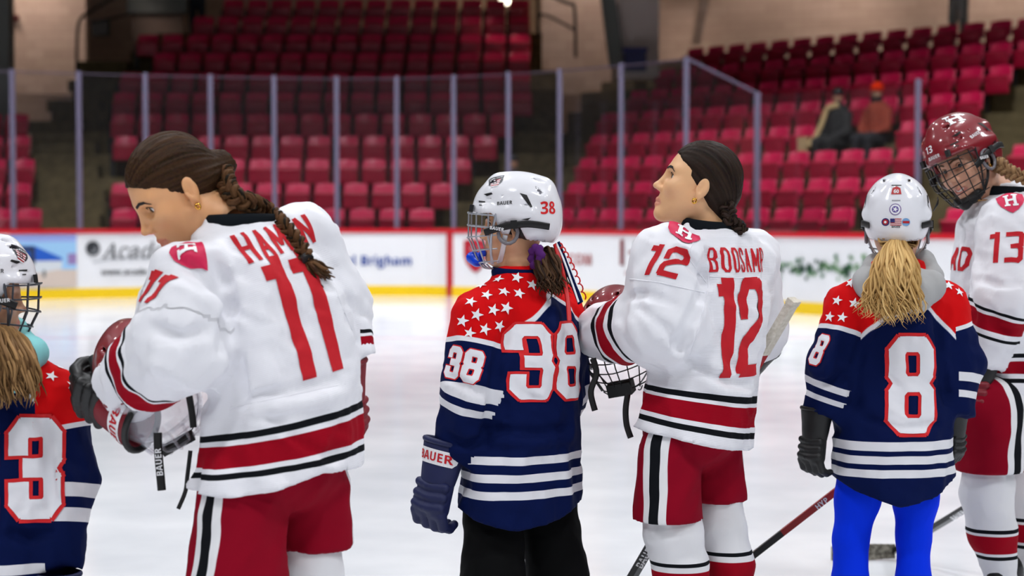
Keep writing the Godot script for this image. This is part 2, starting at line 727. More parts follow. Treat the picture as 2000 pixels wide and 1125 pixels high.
# ------------------------------------------------------------------ the hall
func build_arena():
	struct("floor", box(Vector3(60, 0.2, 64), Vector3(0, -0.1, -8)), M.ice)
	var at := func(x, y, z): return Transform3D(Basis.IDENTITY, Vector3(x, y, z))
	struct("ceiling", box(Vector3(60, 0.3, 80)), M.ceiling, at.call(0, 13.0, -12))
	struct("wall_back", box(Vector3(60, 14, 0.4)), M.block, at.call(0, 6, -46.2))
	struct("wall_left", box(Vector3(0.4, 14, 80)), M.far_stand, at.call(-30, 6, -12))
	struct("wall_right", box(Vector3(0.4, 14, 80)), M.far_stand, at.call(30, 6, -12))
	struct("wall_front", box(Vector3(60, 14, 0.4)), M.far_stand, at.call(0, 6, 24.2))
	# block walls that close the heads of the two stairs
	var wl := pt(75, 90, 42.0)
	struct("wall_stair", box(Vector3(2.2, 5.0, 0.25)), M.block, at.call(wl.x, wl.y + 1.4, wl.z))
	var wr := pt(1140, 100, 40.0)
	struct("wall_landing", box(Vector3(1.5, 5.4, 0.25)), M.block, at.call(wr.x - 0.15, wr.y + 1.75, wr.z))
	var wf := pt(1650, 30, 41.0)
	struct("wall_upper", box(Vector3(14, 5, 0.25)), M.block, Transform3D(Basis(Vector3.UP, deg_to_rad(-20)), Vector3(wf.x, wf.y + 1.6, wf.z)))
	# pillar and slanted steel rib beside it
	var p := pt(1245, 50, 38.5)
	struct("pillar", box(Vector3(0.86, 9, 0.5)), M.pillar, at.call(p.x, p.y + 3.4, p.z))
	var a := pt(1205, 130, 38.2)
	var b := pt(1180, -60, 38.2)
	struct("trim_1", beam(a, b, 0.3, 0.3), M.steel_beam)
	a = pt(1357, 85, 39.5)
	b = pt(1385, -60, 39.5)
	struct("trim_2", beam(a, b, 0.2, 0.2), M.block)
	p = pt(6, 100, 38)
	struct("trim_3", box(Vector3(0.36, 9, 0.4)), M.steel_beam, at.call(p.x, p.y + 2.0, p.z))
	# press box at the head of the left block
	p = pt(310, 40, 43.4)
	var pb := thing("press_box", "low beige booth with a dark roof above the left seats", "booth", p)
	part("front", box(Vector3(1.2, 0.62, 0.3), Vector3(0, -0.15, 0)), mat(Color(0.50, 0.42, 0.38), 0.8), pb)
	part("roof", box(Vector3(1.4, 0.34, 0.5), Vector3(0, 0.32, 0)), M.steel_beam, pb)
	# handrails of the stairs
	rail([pt(150, 140, 39.5), pt(153, 48, 39.5), pt(178, 22, 39.8), pt(225, -5, 40.2), pt(270, -30, 40.5)], [pt(178, 45, 39.6), pt(262, 26, 40.4)], "dark pipe handrail rising along the stairs beside the left seats")
	rail([pt(1124, 112, 39), pt(1122, 18, 39), pt(1108, 6, 39), pt(1045, -20, 39)], [pt(1122, 58, 39), pt(1056, 28, 39), pt(1052, 75, 39), pt(1050, -20, 39)], "dark pipe handrail on the landing above the concrete stairs")
	# a dark wall box on the block wall
	p = pt(198, 55, 41.6)
	var wb := part("wall_speaker", box(Vector3(0.36, 0.34, 0.3)), M.dark, self, at.call(p.x, p.y, p.z))
	tag(wb, "black box mounted on the wall behind the handrail", "loudspeaker")
	p = pt(32, 35, 41.83)
	var bell := part("alarm_bell", tube(line([p, p + Vector3(0, 0, 0.08)]), 0.07, 14), mat(Color(0.3, 0.04, 0.06), 0.4), self)
	tag(bell, "small dark red bell on the bare block wall", "bell")
	p = pt(1240, 114, 37.6)
	var bin := thing("recycling_bin", "blue plastic bin standing in front of the pillar", "bin", p)
	part("body", box(Vector3(0.44, 0.40, 0.34), Vector3(0, -0.06, 0)), mat(Color(0.07, 0.10, 0.34), 0.5), bin)
	part("lid", box(Vector3(0.5, 0.07, 0.38), Vector3(0, 0.17, 0)), mat(Color(0.09, 0.13, 0.42), 0.5), bin)
	for q in [[985, 2, 43.0], [1071, -4, 43.0]]:
		var lp := pt(q[0], q[1], q[2])
		var l := thing("wall_lamp", "small bright round lamp above the top seats", "lamp", lp, "small lamps above the top seats")
		var sm := SphereMesh.new()
		sm.radius = 0.14
		sm.height = 0.2
		part("globe", sm, M.lamp, l)
		part("bracket", box(Vector3(0.05, 0.3, 0.05), Vector3(0, 0.22, -0.03)), M.dark, l)
		var o := OmniLight3D.new()
		o.name = "glow"
		o.light_energy = 1.2
		o.light_color = Color(1, 0.9, 0.75)
		o.light_size = 0.12
		o.omni_range = 60
		o.omni_attenuation = 2.0
		o.shadow_enabled = true
		l.add_child(o)
	# lamps of the concourse behind the top rows
	for q in [[-12, -41.0], [-10.4, -41.0], [1.75, -39.1], [6, -39.2], [9, -38.1], [12, -36.9]]:
		var l := thing("concourse_lamp", "lamp above the concourse behind the top rows of seats", "lamp", Vector3(q[0], 8.6, q[1]), "lamps above the concourse")
		part("housing", box(Vector3(0.5, 0.12, 0.5), Vector3(0, 0.09, 0)), M.steel_beam, l)
		part("panel", box(Vector3(0.42, 0.03, 0.42), Vector3(0, 0.015, 0)), M.lamp, l)
		var s := SpotLight3D.new()
		s.name = "beam"
		s.position = Vector3(0, -0.03, 0)
		s.basis = Basis(Vector3.RIGHT, -PI / 2 + .45)
		s.spot_angle = 44.0
		s.spot_angle_attenuation = 0.5
		s.light_energy = CONCOURSE
		s.light_color = Color(1.0, 0.93, 0.88)
		s.light_size = 0.3
		s.spot_range = 40
		s.spot_attenuation = 2.0
		s.shadow_enabled = true
		l.add_child(s)
	# rows of high bay lamps over the ice
	for q in LAMPS:
		var l := thing("rink_lamp", "high bay floodlight hanging above the ice", "lamp", Vector3(q[0], 10.5, q[1]), "floodlights above the ice")
		part("housing", box(Vector3(1.2, 0.18, 1.2), Vector3(0, 0.14, 0)), M.steel_beam, l)
		var pm := part("panel", box(Vector3(1.05, 0.04, 1.05), Vector3(0, 0.02, 0)), M.lamp, l)
		var s := SpotLight3D.new()
		s.name = "beam"
		s.position = Vector3(0, -0.05, 0)
		s.basis = Basis(Vector3.RIGHT, -PI / 2)
		s.spot_angle = q[3] if q.size() > 3 else 62.0
		s.spot_angle_attenuation = 0.35
		s.light_energy = LAMP_POWER * q[2]
		s.light_color = Color(0.97, 0.98, 1.0)
		s.light_size = 0.6
		s.spot_range = 80
		s.spot_attenuation = 2.0
		s.shadow_enabled = true
		l.add_child(s)

const LAMP_POWER := 60.0
const CONCOURSE := 16.0
const LAMPS := [[-9, -27.5, 1.9, 56.0], [-2, -27.5, 1.9, 56.0], [5, -24, 1.9, 61.0], [11, -21, 1.4, 63.0], [-9, -19, 1.0], [-2, -18, 1.0], [5, -17, 1.0], [12, -16, 1.0], [-9, -10, 1.0], [-2.5, -9, 1.0], [4, -9, 1.0], [11, -8, 1.0], [-8, -1, 1.0], [-2, 0, 1.0], [4, 0, 1.0], [10, 0, 1.0], [-6, 8, 1.0], [1, 8, 1.0], [8, 8, 1.0]]

func rail(main: Array, mid: Array, label: String):
	var t := thing("handrail", label, "handrail", main[0])
	var shift := func(a): return smooth_path(a.map(func(q): return q - main[0]), 4)
	part("rail", tube(shift.call(main), 0.035, 8), M.dark, t)
	part("crossbar", tube(shift.call(mid), 0.028, 8), M.dark, t)

# ------------------------------------------------------------------ stands
const ROW0 := 1.53
const RISE := 0.472
const E2 := Vector3(0.66, 0, 0.75)        # along the rows of the right block, to the right and nearer
const N2 := Vector3(0.75, 0, -0.66)       # up the right block
const RIGHT0 := Vector3(4.15, 0, -29.0)

func seat_proto() -> Node3D:
	var t := Node3D.new()
	var f := Field.new(Vector3(-0.30, -0.05, -0.2), Vector3(0.30, 0.62, 0.3), 0.026)
	# backrest: a shell curved round the sitter
	for k in 9:
		var u := (k - 4) / 4.0
		f.cap(Vector3(u * 0.205, 0.17, -0.02 + u * u * 0.035), Vector3(u * 0.198, 0.45 - u * u * 0.02, -0.085 + u * u * 0.04), 0.028, 0.024, 0.02)
	f.mesh()
	part("backrest", f.plain(), M.seat_a, t)
	var g := Field.new(Vector3(-0.30, -0.1, -0.1), Vector3(0.30, 0.5, 0.3), 0.026)
	for k in 9:
		var u := (k - 4) / 4.0
		g.cap(Vector3(u * 0.205, 0.0, 0.08), Vector3(u * 0.20, 0.25, 0.125 - u * u * 0.02), 0.03, 0.026, 0.02)
	g.cap(Vector3(-0.20, 0.255, 0.12), Vector3(0.20, 0.255, 0.12), 0.034, 0.034, 0.02)
	g.mesh()
	part("seat_pan", g.plain(), M.seat_b, t)
	var st := new_st()
	beam_into(st, Vector3(-0.25, -0.34, 0.0), Vector3(-0.25, 0.2, 0.0), 0.03, 0.09)
	beam_into(st, Vector3(-0.25, 0.2, -0.08), Vector3(-0.25, 0.2, 0.14), 0.04, 0.03)
	part("stanchion", st.commit(), M.black, t)
	var disc := CylinderMesh.new()
	disc.top_radius = .03
	disc.bottom_radius = .03
	disc.height = .02
	disc.radial_segments = 12
	part("number_plate", disc, mat(Color(.75, .72, .72), .3), t, Transform3D(Basis(Vector3.RIGHT, 1.35), Vector3(.165, .415, -.055)))
	return t

const NTH := ["first", "second", "third", "fourth", "fifth", "sixth", "seventh", "eighth", "ninth", "tenth", "eleventh", "twelfth", "thirteenth", "fourteenth", "fifteenth", "sixteenth", "seventeenth", "eighteenth", "nineteenth", "twentieth"]
const TAKEN := [[1638, 285, 31.2], [1714, 278, 30.9]]

func put_seat(proto: Node3D, at: Vector3, turn: float, label: String, group: String):
	# only seats that the frame shows; none where a spectator sits or a pillar stands
	var q := (cam_basis.transposed() * (at + Vector3(0, .3, 0) - EYE))
	var px := 1000.0 + q.x / -q.z * F
	var py := 562.5 - q.y / -q.z * F
	if px < -60 or px > 2060 or py < -60:
		return
	for t in TAKEN:
		var d := pt(t[0], t[1], t[2]) - at
		if Vector2(d.x, d.z).length() < .55:
			return
	var w := pt(1245, 50, 38.5) - at
	if absf(w.x) < .8 and absf(w.z) < .7:
		return
	var o := proto.duplicate()
	o.name = numbered("stadium_seat")
	add_child(o)
	o.position = at
	o.rotation.y = turn
	tag(o, label, "seat", group)

func build_stands():
	var proto := seat_proto()
	var rx := [-1.36, -1.01, -0.73, -0.25, 0.06, 0.45, 0.42, 0.42, 0.44, 0.44, 0.44]
	var lx := [-7.4, -7.4, -7.5, -7.8, -8.03, -8.5, -8.3, -8.07, -8.1, -7.2, -6.8]
	for r in 11:
		var z := -(33.5 + 0.85 * r)
		var y := ROW0 + RISE * r
		var left: float = -15.0 if r < 5 else lx[r] - 1.1
		struct("terrace", box(Vector3(1.0 - left, 0.6, 0.87), Vector3((1.0 + left) / 2, 0, 0)), M.concrete, Transform3D(Basis.IDENTITY, Vector3(0, y - 0.86 - 0.3, z + 0.12)))
		if r < 9:
			struct("stair_tread", box(Vector3(1.1, 0.23, 0.42), Vector3(0, 0, 0)), M.concrete, Transform3D(Basis.IDENTITY, Vector3(lx[r] - 0.75, y - 0.86 + 0.115, z - 0.1)))
		var x: float = rx[r] - 0.27
		var k := 0
		while x > lx[r] + 0.2:
			put_seat(proto, Vector3(x, y - 0.5, z), 0.0, "crimson folding seat, %s from right-hand stairs, %s row of straight stand" % [NTH[k], NTH[r]], "seats of the straight stand")
			x -= 0.535
			k += 1
		# the block beyond the left stairs
		if r < 5:
			x = [-8.5, -8.9, -9.05, -9.35, -9.6, -9.95, -10.2][r] - 0.2
			for e in 3:
				put_seat(proto, Vector3(x - 0.535 * e, y - 0.5, z), 0.0, "crimson folding seat beyond the railed stairs, %s from them, %s row" % [NTH[e], NTH[r]], "seats beyond the railed stairs")
	var turn := atan2(-N2.x, -N2.z)
	for r in 9:
		var y := ROW0 + RISE * r
		var o := RIGHT0 + N2 * 0.82 * r
		var l := -5.4 - 0.45 * r
		var bs := Basis(E2.normalized(), Vector3.UP, -N2.normalized())
		struct("terrace", box(Vector3(22, 0.6, 0.84)), M.concrete, Transform3D(bs, o + E2 * (l + 11.0 - 1.4) - N2 * 0.12 + Vector3(0, y - 0.86 - 0.3, 0)))
		struct("stair_tread", box(Vector3(1.1, 0.23, 0.42)), M.concrete, Transform3D(bs, o + E2 * (l - 0.8) + N2 * 0.1 + Vector3(0, y - 0.86 + 0.115, 0)))
		struct("stair_tread", box(Vector3(1.1, 0.23, 0.42)), M.concrete, Transform3D(bs, o + E2 * 2.35 + N2 * 0.1 + Vector3(0, y - 0.86 + 0.115, 0)))
		if r == 8:
			continue
		var t := 1.25
		var k := 0
		while t > l:
			put_seat(proto, o + E2 * t + Vector3(0, y - 0.5, 0), turn, "crimson folding seat, %s from outer stairs, %s row of angled stand" % [NTH[mini(k, 19)], NTH[r]], "seats of the angled stand")
			t -= 0.56
			k += 1
		for e in 3:
			put_seat(proto, o + E2 * (3.35 + 0.56 * e) + Vector3(0, y - 0.5, 0), turn, "crimson folding seat across outer stairs, %s from them, %s row" % [NTH[e], NTH[r]], "seats across the outer stairs")

# ------------------------------------------------------------------ boards and glass
const RIM := [[-11.5, 29.0], [-7.76, 30.3], [-6.5, 30.9], [-4.5, 31.5], [-2.8, 31.8], [-1.5, 31.7], [-0.6, 31.2], [0.4, 30.4], [1.2, 29.6], [2.4, 28.05], [3.64, 26.45], [5.0, 24.7], [6.6, 22.7], [8.2, 20.6]]

func rim_at(px: float) -> Vector3:
	# where the line of sight through a column of the frame meets the boards
	for k in RIM.size() - 1:
		var a := Vector2(RIM[k][0], RIM[k][1])
		var b := Vector2(RIM[k + 1][0], RIM[k + 1][1])
		var s := (px - 1000.0) / F
		var fa := a.x - s * a.y
		var fb := b.x - s * b.y
		if fa <= 0.0 and fb >= 0.0:
			var q := a.lerp(b, -fa / (fb - fa))
			return Vector3(q.x, 0, -q.y)
	return Vector3(0, 0, -30)

func rim_out(p: Vector3) -> Vector3:
	var best := 0
	for k in RIM.size() - 1:
		if absf(RIM[k][0] - p.x) < absf(RIM[best][0] - p.x):
			best = k
	var a := Vector3(RIM[maxi(best - 1, 0)][0], 0, -RIM[maxi(best - 1, 0)][1])
	var b := Vector3(RIM[best + 1][0], 0, -RIM[best + 1][1])
	return Vector3.UP.cross(b - a).normalized()

func build_boards():
	var t := thing("rink_boards", "white dasher boards with red cap, yellow kick plate and tall safety glass", "boards", Vector3(-2, 0, -31))
	for k in RIM.size() - 1:
		var a := Vector3(RIM[k][0], 0, -RIM[k][1]) - t.position
		var b := Vector3(RIM[k + 1][0], 0, -RIM[k + 1][1]) - t.position
		var out := Vector3.UP.cross(b - a).normalized()
		if out.z > 0: out = -out
		var x := func(y, off): return [a + Vector3(0, y, 0) + out * off, b + Vector3(0, y, 0) + out * off]
		var q = x.call(0.62, 0.06)
		part("panel", beam(q[0], q[1], 0.12, 0.92), M.board, t)
		q = x.call(0.085, 0.045)
		part("kick_plate", beam(q[0], q[1], 0.12, 0.17), M.kick, t)
		q = x.call(1.11, 0.07)
		part("cap_rail", beam(q[0], q[1], 0.2, 0.07), M.cap_red, t)
	var g := t
	var cols := [-105, 25, 155, 285, 412, 536, 658, 775, 886, 993, 1093, 1213, 1340]
	for k in cols.size():
		var a := rim_at(cols[k]) + Vector3(0, 1.1, -0.07) - g.position
		part("post", beam(a, a + Vector3(0, 2.64, 0), 0.075, 0.075), M.post, g)
		if k + 1 < cols.size():
			var b := rim_at(cols[k + 1]) + Vector3(0, 1.1, -0.07) - g.position
			part("pane", beam(a + Vector3(0, 1.3, 0), b + Vector3(0, 1.3, 0), 0.014, 2.55), M.glass, g)
			part("edge_trim", beam(a + Vector3(0, 2.6, 0), b + Vector3(0, 2.6, 0), 0.03, 0.02), M.edge, g)
	# the glass that returns behind the bench, lower than the rest
	var c := rim_at(1340) + Vector3(0, 1.1, -0.07) - g.position
	var d := Vector3(3.75, 1.1, -28.5) - g.position
	var e := Vector3(5.72, 1.1, -26.27) - g.position
	var st := new_st()
	var sd := Vector3(0.008, 0, 0.008)
	for s in [-1.0, 1.0]:
		quad(st, c + sd * s, d + sd * s, d + sd * s + Vector3(0, 2.12, 0), c + sd * s + Vector3(0, 2.6, 0), sd * s)
	part("pane", st.commit(), M.glass, g)
	part("edge_trim", beam(c + Vector3(0, 2.62, 0), d + Vector3(0, 2.14, 0), 0.05, 0.03), M.post, g)
	part("post", beam(d, d + Vector3(0, 2.15, 0), 0.09, 0.09), M.post, g)
	part("post", beam(e, e + Vector3(0, 2.2, 0), 0.07, 0.07), M.post, g)
	part("pane", beam(d + Vector3(0, 1.05, 0), e + Vector3(0, 1.05, 0), 0.014, 2.1), M.glass, g)
	part("base_panel", beam(c + Vector3(0, -0.5, 0), d + Vector3(0, -0.5, 0), 0.1, 1.1), M.board, g)
	part("base_panel", beam(d + Vector3(0, -0.55, 0), e + Vector3(0, -0.55, 0), 0.1, 1.0), M.dark, g)
	# the red line painted up the boards
	var ra := rim_at(881)
	part("red_stripe", box(Vector3(0.16, 1.08, 0.02), Vector3.ZERO), M.line_red, t, Transform3D(Basis(Vector3.UP, 0.3), ra + Vector3(0, 0.55, 0.02) - t.position))
	struct("ice_line", box(Vector3(26, 0.004, 0.1), Vector3(0, 0, -21)), mat(Color(0.90, 0.72, 0.76), 0.15))
	ads()

func letters_on_boards(px: float, py: float, tris: Array, m: Material):
	# each letter a part of its own: letters stand apart along the line
	var rest := tris.duplicate()
	var low := func(t): return minf(t[0].x, minf(t[1].x, t[2].x))
	rest.sort_custom(func(a, b): return low.call(a) < low.call(b))
	var run: Array = []
	var end := -1e9
	for t in rest:
		if low.call(t) > end + .001 and run.size() > 0:
			on_boards("letter", px, py, run, m)
			run = []
		run.append(t)
		end = maxf(end, maxf(t[0].x, maxf(t[1].x, t[2].x)))
	on_boards("letter", px, py, run, m)

func on_boards(called: String, px: float, py: float, tris: Array, m: Material):
	# print on the face of the boards about the place where that column of the frame meets them, following their bends
	var host: Node3D = find_child("rink_boards", false, false)
	var p := rim_at(px)
	var y := 1.42 - (py - 415.0) * -p.z / F
	var seg := 0
	while seg < RIM.size() - 2 and RIM[seg + 1][0] < p.x:
		seg += 1
	var st := new_st()
	for t in split_tris(tris, .12):
		var o := [t[0], t[1], t[2]]
		if (t[1] - t[0]).cross(t[2] - t[0]) > 0.0:
			o = [t[0], t[2], t[1]]
		for v in o:
			var k := seg
			var at := p
			var left: float = v.x
			while true:
				var e := Vector3(RIM[k + 1][0], 0, -RIM[k + 1][1]) if left >= 0 else Vector3(RIM[k][0], 0, -RIM[k][1])
				var l := at.distance_to(e)
				if l >= absf(left) or (left >= 0 and k >= RIM.size() - 2) or (left < 0 and k == 0):
					at += (e - at).normalized() * absf(left)
					break
				at = e
				left -= signf(left) * l
				k += 1 if left > 0 else -1
			var r := Vector3(RIM[k + 1][0] - RIM[k][0], 0, RIM[k][1] - RIM[k + 1][1]).normalized()
			var out := r.cross(Vector3.UP)
			st.set_normal(out)
			st.add_vertex(at + Vector3(0, y + v.y, 0) + out * .02 - host.position)
	part(called, st.commit(), m, host)

func rect_tris(w: float, h: float, c := Vector2.ZERO) -> Array:
	return poly_tris(PackedVector2Array([c + Vector2(-w, -h) / 2, c + Vector2(w, -h) / 2, c + Vector2(w, h) / 2, c + Vector2(-w, h) / 2]))

func shield(w: float, h: float) -> PackedVector2Array:
	return PackedVector2Array([Vector2(-w / 2, h * .46), Vector2(-w * .2, h * .5), Vector2(w * .2, h * .5), Vector2(w / 2, h * .46), Vector2(w * .5, 0), Vector2(w * .4, -h * .22), Vector2(w * .2, -h * .41), Vector2(0, -h * .5), Vector2(-w * .2, -h * .41), Vector2(-w * .4, -h * .22), Vector2(-w * .5, 0)])

func serif_h(w: float, h: float, c := Vector2.ZERO) -> Array:
	var out: Array = []
	for s in [-1.0, 1.0]:
		out.append_array(rect_tris(w * .22, h, c + Vector2(s * w * .3, 0)))
		for e in [-1.0, 1.0]:
			out.append_array(rect_tris(w * .42, h * .14, c + Vector2(s * w * .3, e * h * .43)))
	out.append_array(rect_tris(w * .5, h * .18, c))
	return out

func ads():
	# coach picture: sky, road, and a blue and white coach, printed on one panel
	var im := Image.create(256, 192, false, Image.FORMAT_RGB8)
	im.fill(Color(0.62, 0.80, 0.95))
	im.fill_rect(Rect2i(0, 0, 256, 26), Color(0.60, 0.66, 0.90))
	im.fill_rect(Rect2i(0, 128, 256, 64), Color(0.86, 0.79, 0.74))
	for x in 200:
		var top := 40 + int(maxf(0, x - 90) * 0.42)
		im.fill_rect(Rect2i(x, top, 1, maxi(2, 112 - top)), Color(0.10, 0.36, 0.78))
		im.fill_rect(Rect2i(x, 96 - int(maxf(0, 100 - x) * 0.0), 1, 62 - x / 6), Color(0.86, 0.88, 0.90))
	im.fill_rect(Rect2i(30, 44, 66, 66), Color(0.16, 0.18, 0.24))
	im.fill_rect(Rect2i(38, 58, 44, 30), Color(0.06, 0.30, 0.62))
	im.fill_rect(Rect2i(126, 130, 10, 26), Color(0.3, 0.36, 0.38))
	im.fill_rect(Rect2i(222, 70, 34, 40), Color(0.60, 0.50, 0.72))
	var m := mat(Color(1, 1, 1), 0.5)
	m.albedo_texture = ImageTexture.create_from_image(im)
	var host: Node3D = find_child("rink_boards", false, false)
	var st := new_st()
	for k in 26:
		var a := rim_at(20 + k * 5.0) + Vector3(0, .2, .02) - host.position
		var b := rim_at(25 + k * 5.0) + Vector3(0, .2, .02) - host.position
		var up := Vector3(0, 0.86, 0)
		var u0 := k / 26.0
		var u1 := (k + 1) / 26.0
		for v in [[a, Vector2(u0, 1)], [a + up, Vector2(u0, 0)], [b + up, Vector2(u1, 0)], [a, Vector2(u0, 1)], [b + up, Vector2(u1, 0)], [b, Vector2(u1, 1)]]:
			st.set_uv(v[1])
			st.set_normal(Vector3(0, 0, 1))
			st.add_vertex(v[0])
	part("coach_picture", st.commit(), m, host)
	var ring: Array = []
	for k in 24:
		var a0 := TAU * k / 24
		var a1 := TAU * (k + 1) / 24
		ring.append([Vector2(cos(a0), sin(a0)) * 0.12, Vector2(cos(a1), sin(a1)) * 0.12, Vector2(0, 0)])
	on_boards("round_emblem", 181, 485, ring, M.ad_dark)
	on_boards("emblem_mark", 183, 487, poly_tris(PackedVector2Array([Vector2(-.07, -.05), Vector2(.0, -.07), Vector2(.07, .0), Vector2(.02, .06), Vector2(.02, .0)])), M.ad_grey)
	var script_text := text_tris("Acade", 0.25, false, true)
	for t in script_text:
		for k in 3:
			t[k].x += t[k].y * 0.3
	letters_on_boards(262, 490, script_text, M.ad_dark)
	on_boards("swoosh", 240, 508, poly_tris(PackedVector2Array([Vector2(-.5, -.04), Vector2(-.2, .01), Vector2(.5, .02), Vector2(.5, .035), Vector2(-.2, .03), Vector2(-.5, -.02)])), M.ad_grey)
	letters_on_boards(242, 531, text_tris("www.acade", 0.1), M.ad_dark)
	letters_on_boards(703, 509, text_tris("General Brigham", 0.16), M.ad_blue)
	on_boards("shield_emblem", 930, 500, poly_tris(shield(0.46, 0.56)), M.ad_red)
	on_boards("shield_letter", 930, 498, serif_h(0.22, 0.26).map(func(t): return t.map(func(q): return q)), M.board)
	letters_on_boards(1132, 507, text_tris(".COM", 0.17), mat(Color(0.70, 0.42, 0.42), 0.5))
	for s in [-1, 1]:
		on_boards("logo_bar", 1240 + s * 24, 493, rect_tris(0.09, 0.40), mat(Color(0.52, 0.22, 0.25), 0.5))
	on_boards("logo_bar", 1244, 480, rect_tris(0.1, 0.13), mat(Color(0.28, 0.38, 0.38), 0.5))
	on_boards("logo_bar", 1244, 506, rect_tris(0.1, 0.13), mat(Color(0.28, 0.38, 0.38), 0.5))
	on_boards("logo_bar", 1244, 493, rect_tris(0.34, 0.05), mat(Color(0.52, 0.22, 0.25), 0.5))
	letters_on_boards(1228, 534, text_tris("HE", 0.08), mat(Color(0.6, 0.3, 0.3), 0.5))
	letters_on_boards(1497, 484, text_tris("S", 0.17), mat(Color(0.62, 0.28, 0.28), 0.5))
	letters_on_boards(1501, 556, text_tris("N", 0.15), mat(Color(0.62, 0.16, 0.2), 0.5))
	# printed ivy
	var r := RandomNumberGenerator.new()
	r.seed = 12
	var greens := [mat(Color(0.10, 0.27, 0.19), 0.5), mat(Color(0.22, 0.42, 0.27), 0.5), mat(Color(0.45, 0.60, 0.42), 0.5)]
	for k in 120:
		var u := r.randf_range(-1.0, 1.7)
		var c0 := Vector2(u, r.randfn(0.03 * sin(u * 9.0), 0.075))
		var w := r.randf_range(0.045, 0.085)
		var a := r.randf() * TAU
		# a three-lobed leaf
		var leaf := PackedVector2Array()
		for e in [[0, 1.0], [.5, .45], [1.05, .85], [1.7, .4], [2.6, .5], [3.14, .3], [3.68, .5], [4.58, .4], [5.23, .85], [5.78, .45]]:
			leaf.append(c0 + Vector2(sin(a + e[0]), cos(a + e[0])) * w * e[1])
		on_boards("ivy_leaf", 1590, 524, poly_tris(leaf), greens[k % 3])

# ------------------------------------------------------------------ heads, hair, helmets
# head axes: +z the way the face looks, +y up, +x the person's left; the origin lies between the ears
func face_axes(towards: Vector3, roll := 0.0) -> Basis:
	var f := towards.normalized()
	var x := Vector3.UP.cross(f).normalized()
	var y := f.cross(x)
	return Basis(x, y, f) * Basis(Vector3.BACK, roll)

func dir_of(a_deg: float, pitch_deg := 0.0) -> Vector3:
	# 0 looks to the left of the frame, 90 away from the camera, -90 at the camera
	var a := deg_to_rad(a_deg)
	var p := deg_to_rad(pitch_deg)
	return Vector3(-cos(a) * cos(p), sin(p), -sin(a) * cos(p))

func head_field(neck_to: Vector3, o := {}) -> Field:
	var f := Field.new(Vector3(-0.1, -0.2, -0.13), Vector3(0.1, 0.14, 0.14), o.get("cell", 0.0036))
	var I := Basis.IDENTITY
	var jaw: float = o.get("jaw", 1.0)
	f.ell(Vector3(0, .036, -.012), Vector3(.073, .088, .095), I, .01)
	f.ell(Vector3(0, .0, .03), Vector3(.062, .085, .052), I, .03)
	f.ell(Vector3(0, -.035, .034), Vector3(.053 * jaw, .066, .05), I, .03)
	for s in [-1.0, 1.0]:
		f.cap(Vector3(s * .050 * jaw, -.04, .0), Vector3(s * .014, -.093, .066), .018, .015, .03)
		f.ell(Vector3(s * .041, -.016, .056), Vector3(.024, .022, .021), I, .024)
		f.cap(Vector3(s * .046, .031, .062), Vector3(s * .010, .028, .078), .010, .009, .016)
	f.ell(Vector3(0, -.094, .075), Vector3(.019, .015, .014), I, .02)
	f.ell(Vector3(0, -.056, .070), Vector3(.027, .022, .019), I, .018)
	for s in [-1.0, 1.0]:
		f.ell(Vector3(s * .032, .010, .083), Vector3(.0185, .0125, .0165), I, .012, true)
	var np: float = o.get("nose", 0.0)
	f.cap(Vector3(0, .024, .080), Vector3(0, -.019, .099 + np), .0068, .0075, .012)
	f.ell(Vector3(0, -.0255, .1025 + np), Vector3(.0105, .0088, .0105), I, .008)
	for s in [-1.0, 1.0]:
		f.ell(Vector3(s * .0115, -.030, .093 + np * .6), Vector3(.008, .0075, .010), I, .007)
		f.cap(Vector3(s * .006, -.0385, .098 + np * .6), Vector3(s * .007, -.033, .096 + np * .6), .0022, .0022, .003, true)
	# mouth
	var sm: float = o.get("smile", 0.0)
	for s in [-1.0, 1.0]:
		f.cap(Vector3(0, -.0605, .0905), Vector3(s * .023, -.064 + sm * .008, .078 - sm * .004), .0062, .0035, .006)
		f.cap(Vector3(0, -.073 - sm * .004, .0885), Vector3(s * .020, -.067 + sm * .007, .078 - sm * .004), .0068, .0035, .006)
		f.cap(Vector3(0, -.0665 - sm * .002, .0965), Vector3(s * .024, -.0655 + sm * .008, .0815 - sm * .004), .0016 + sm * .0042, .0012, .003, true)
		if sm > 0.3:
			f.ell(Vector3(s * .040, -.034, .062), Vector3(.018, .02, .016), I, .016)
		# lids
		f.cap(Vector3(s * .0175, .0100, .0715), Vector3(s * .031, .0200, .0762), .0024, .0026, .003)
		f.cap(Vector3(s * .031, .0200, .0762), Vector3(s * .047, .0105, .0655), .0026, .0024, .003)
		f.cap(Vector3(s * .0185, .0070, .0715), Vector3(s * .032, -.0005, .0740), .0022, .0022, .004)
		f.cap(Vector3(s * .032, -.0005, .0740), Vector3(s * .046, .008, .0655), .0022, .0022, .004)
		# ears
		var e := Basis(Vector3.UP, s * 0.30) * Basis(Vector3.RIGHT, -0.22)
		f.ell(Vector3(s * .0765, .002, -.014), Vector3(.0085, .030, .018), e, .005)
		f.ell(Vector3(s * .0885, .005, -.010), Vector3(.0085, .020, .0105), e, .004, true)
		f.cap(Vector3(s * .0845, .0, -.006), Vector3(s * .0835, -.010, -.008), .005, .004, .004, true)
		f.ell(Vector3(s * .0755, -.026, -.007), Vector3(.0062, .010, .008), I, .005)
	# throat and neck
	f.cap(Vector3(0, -.045, -.022), neck_to, .050, .056, .035)
	f.cap(Vector3(0, -.06, .02), neck_to + Vector3(0, .03, .02), .032, .04, .03)
	return f

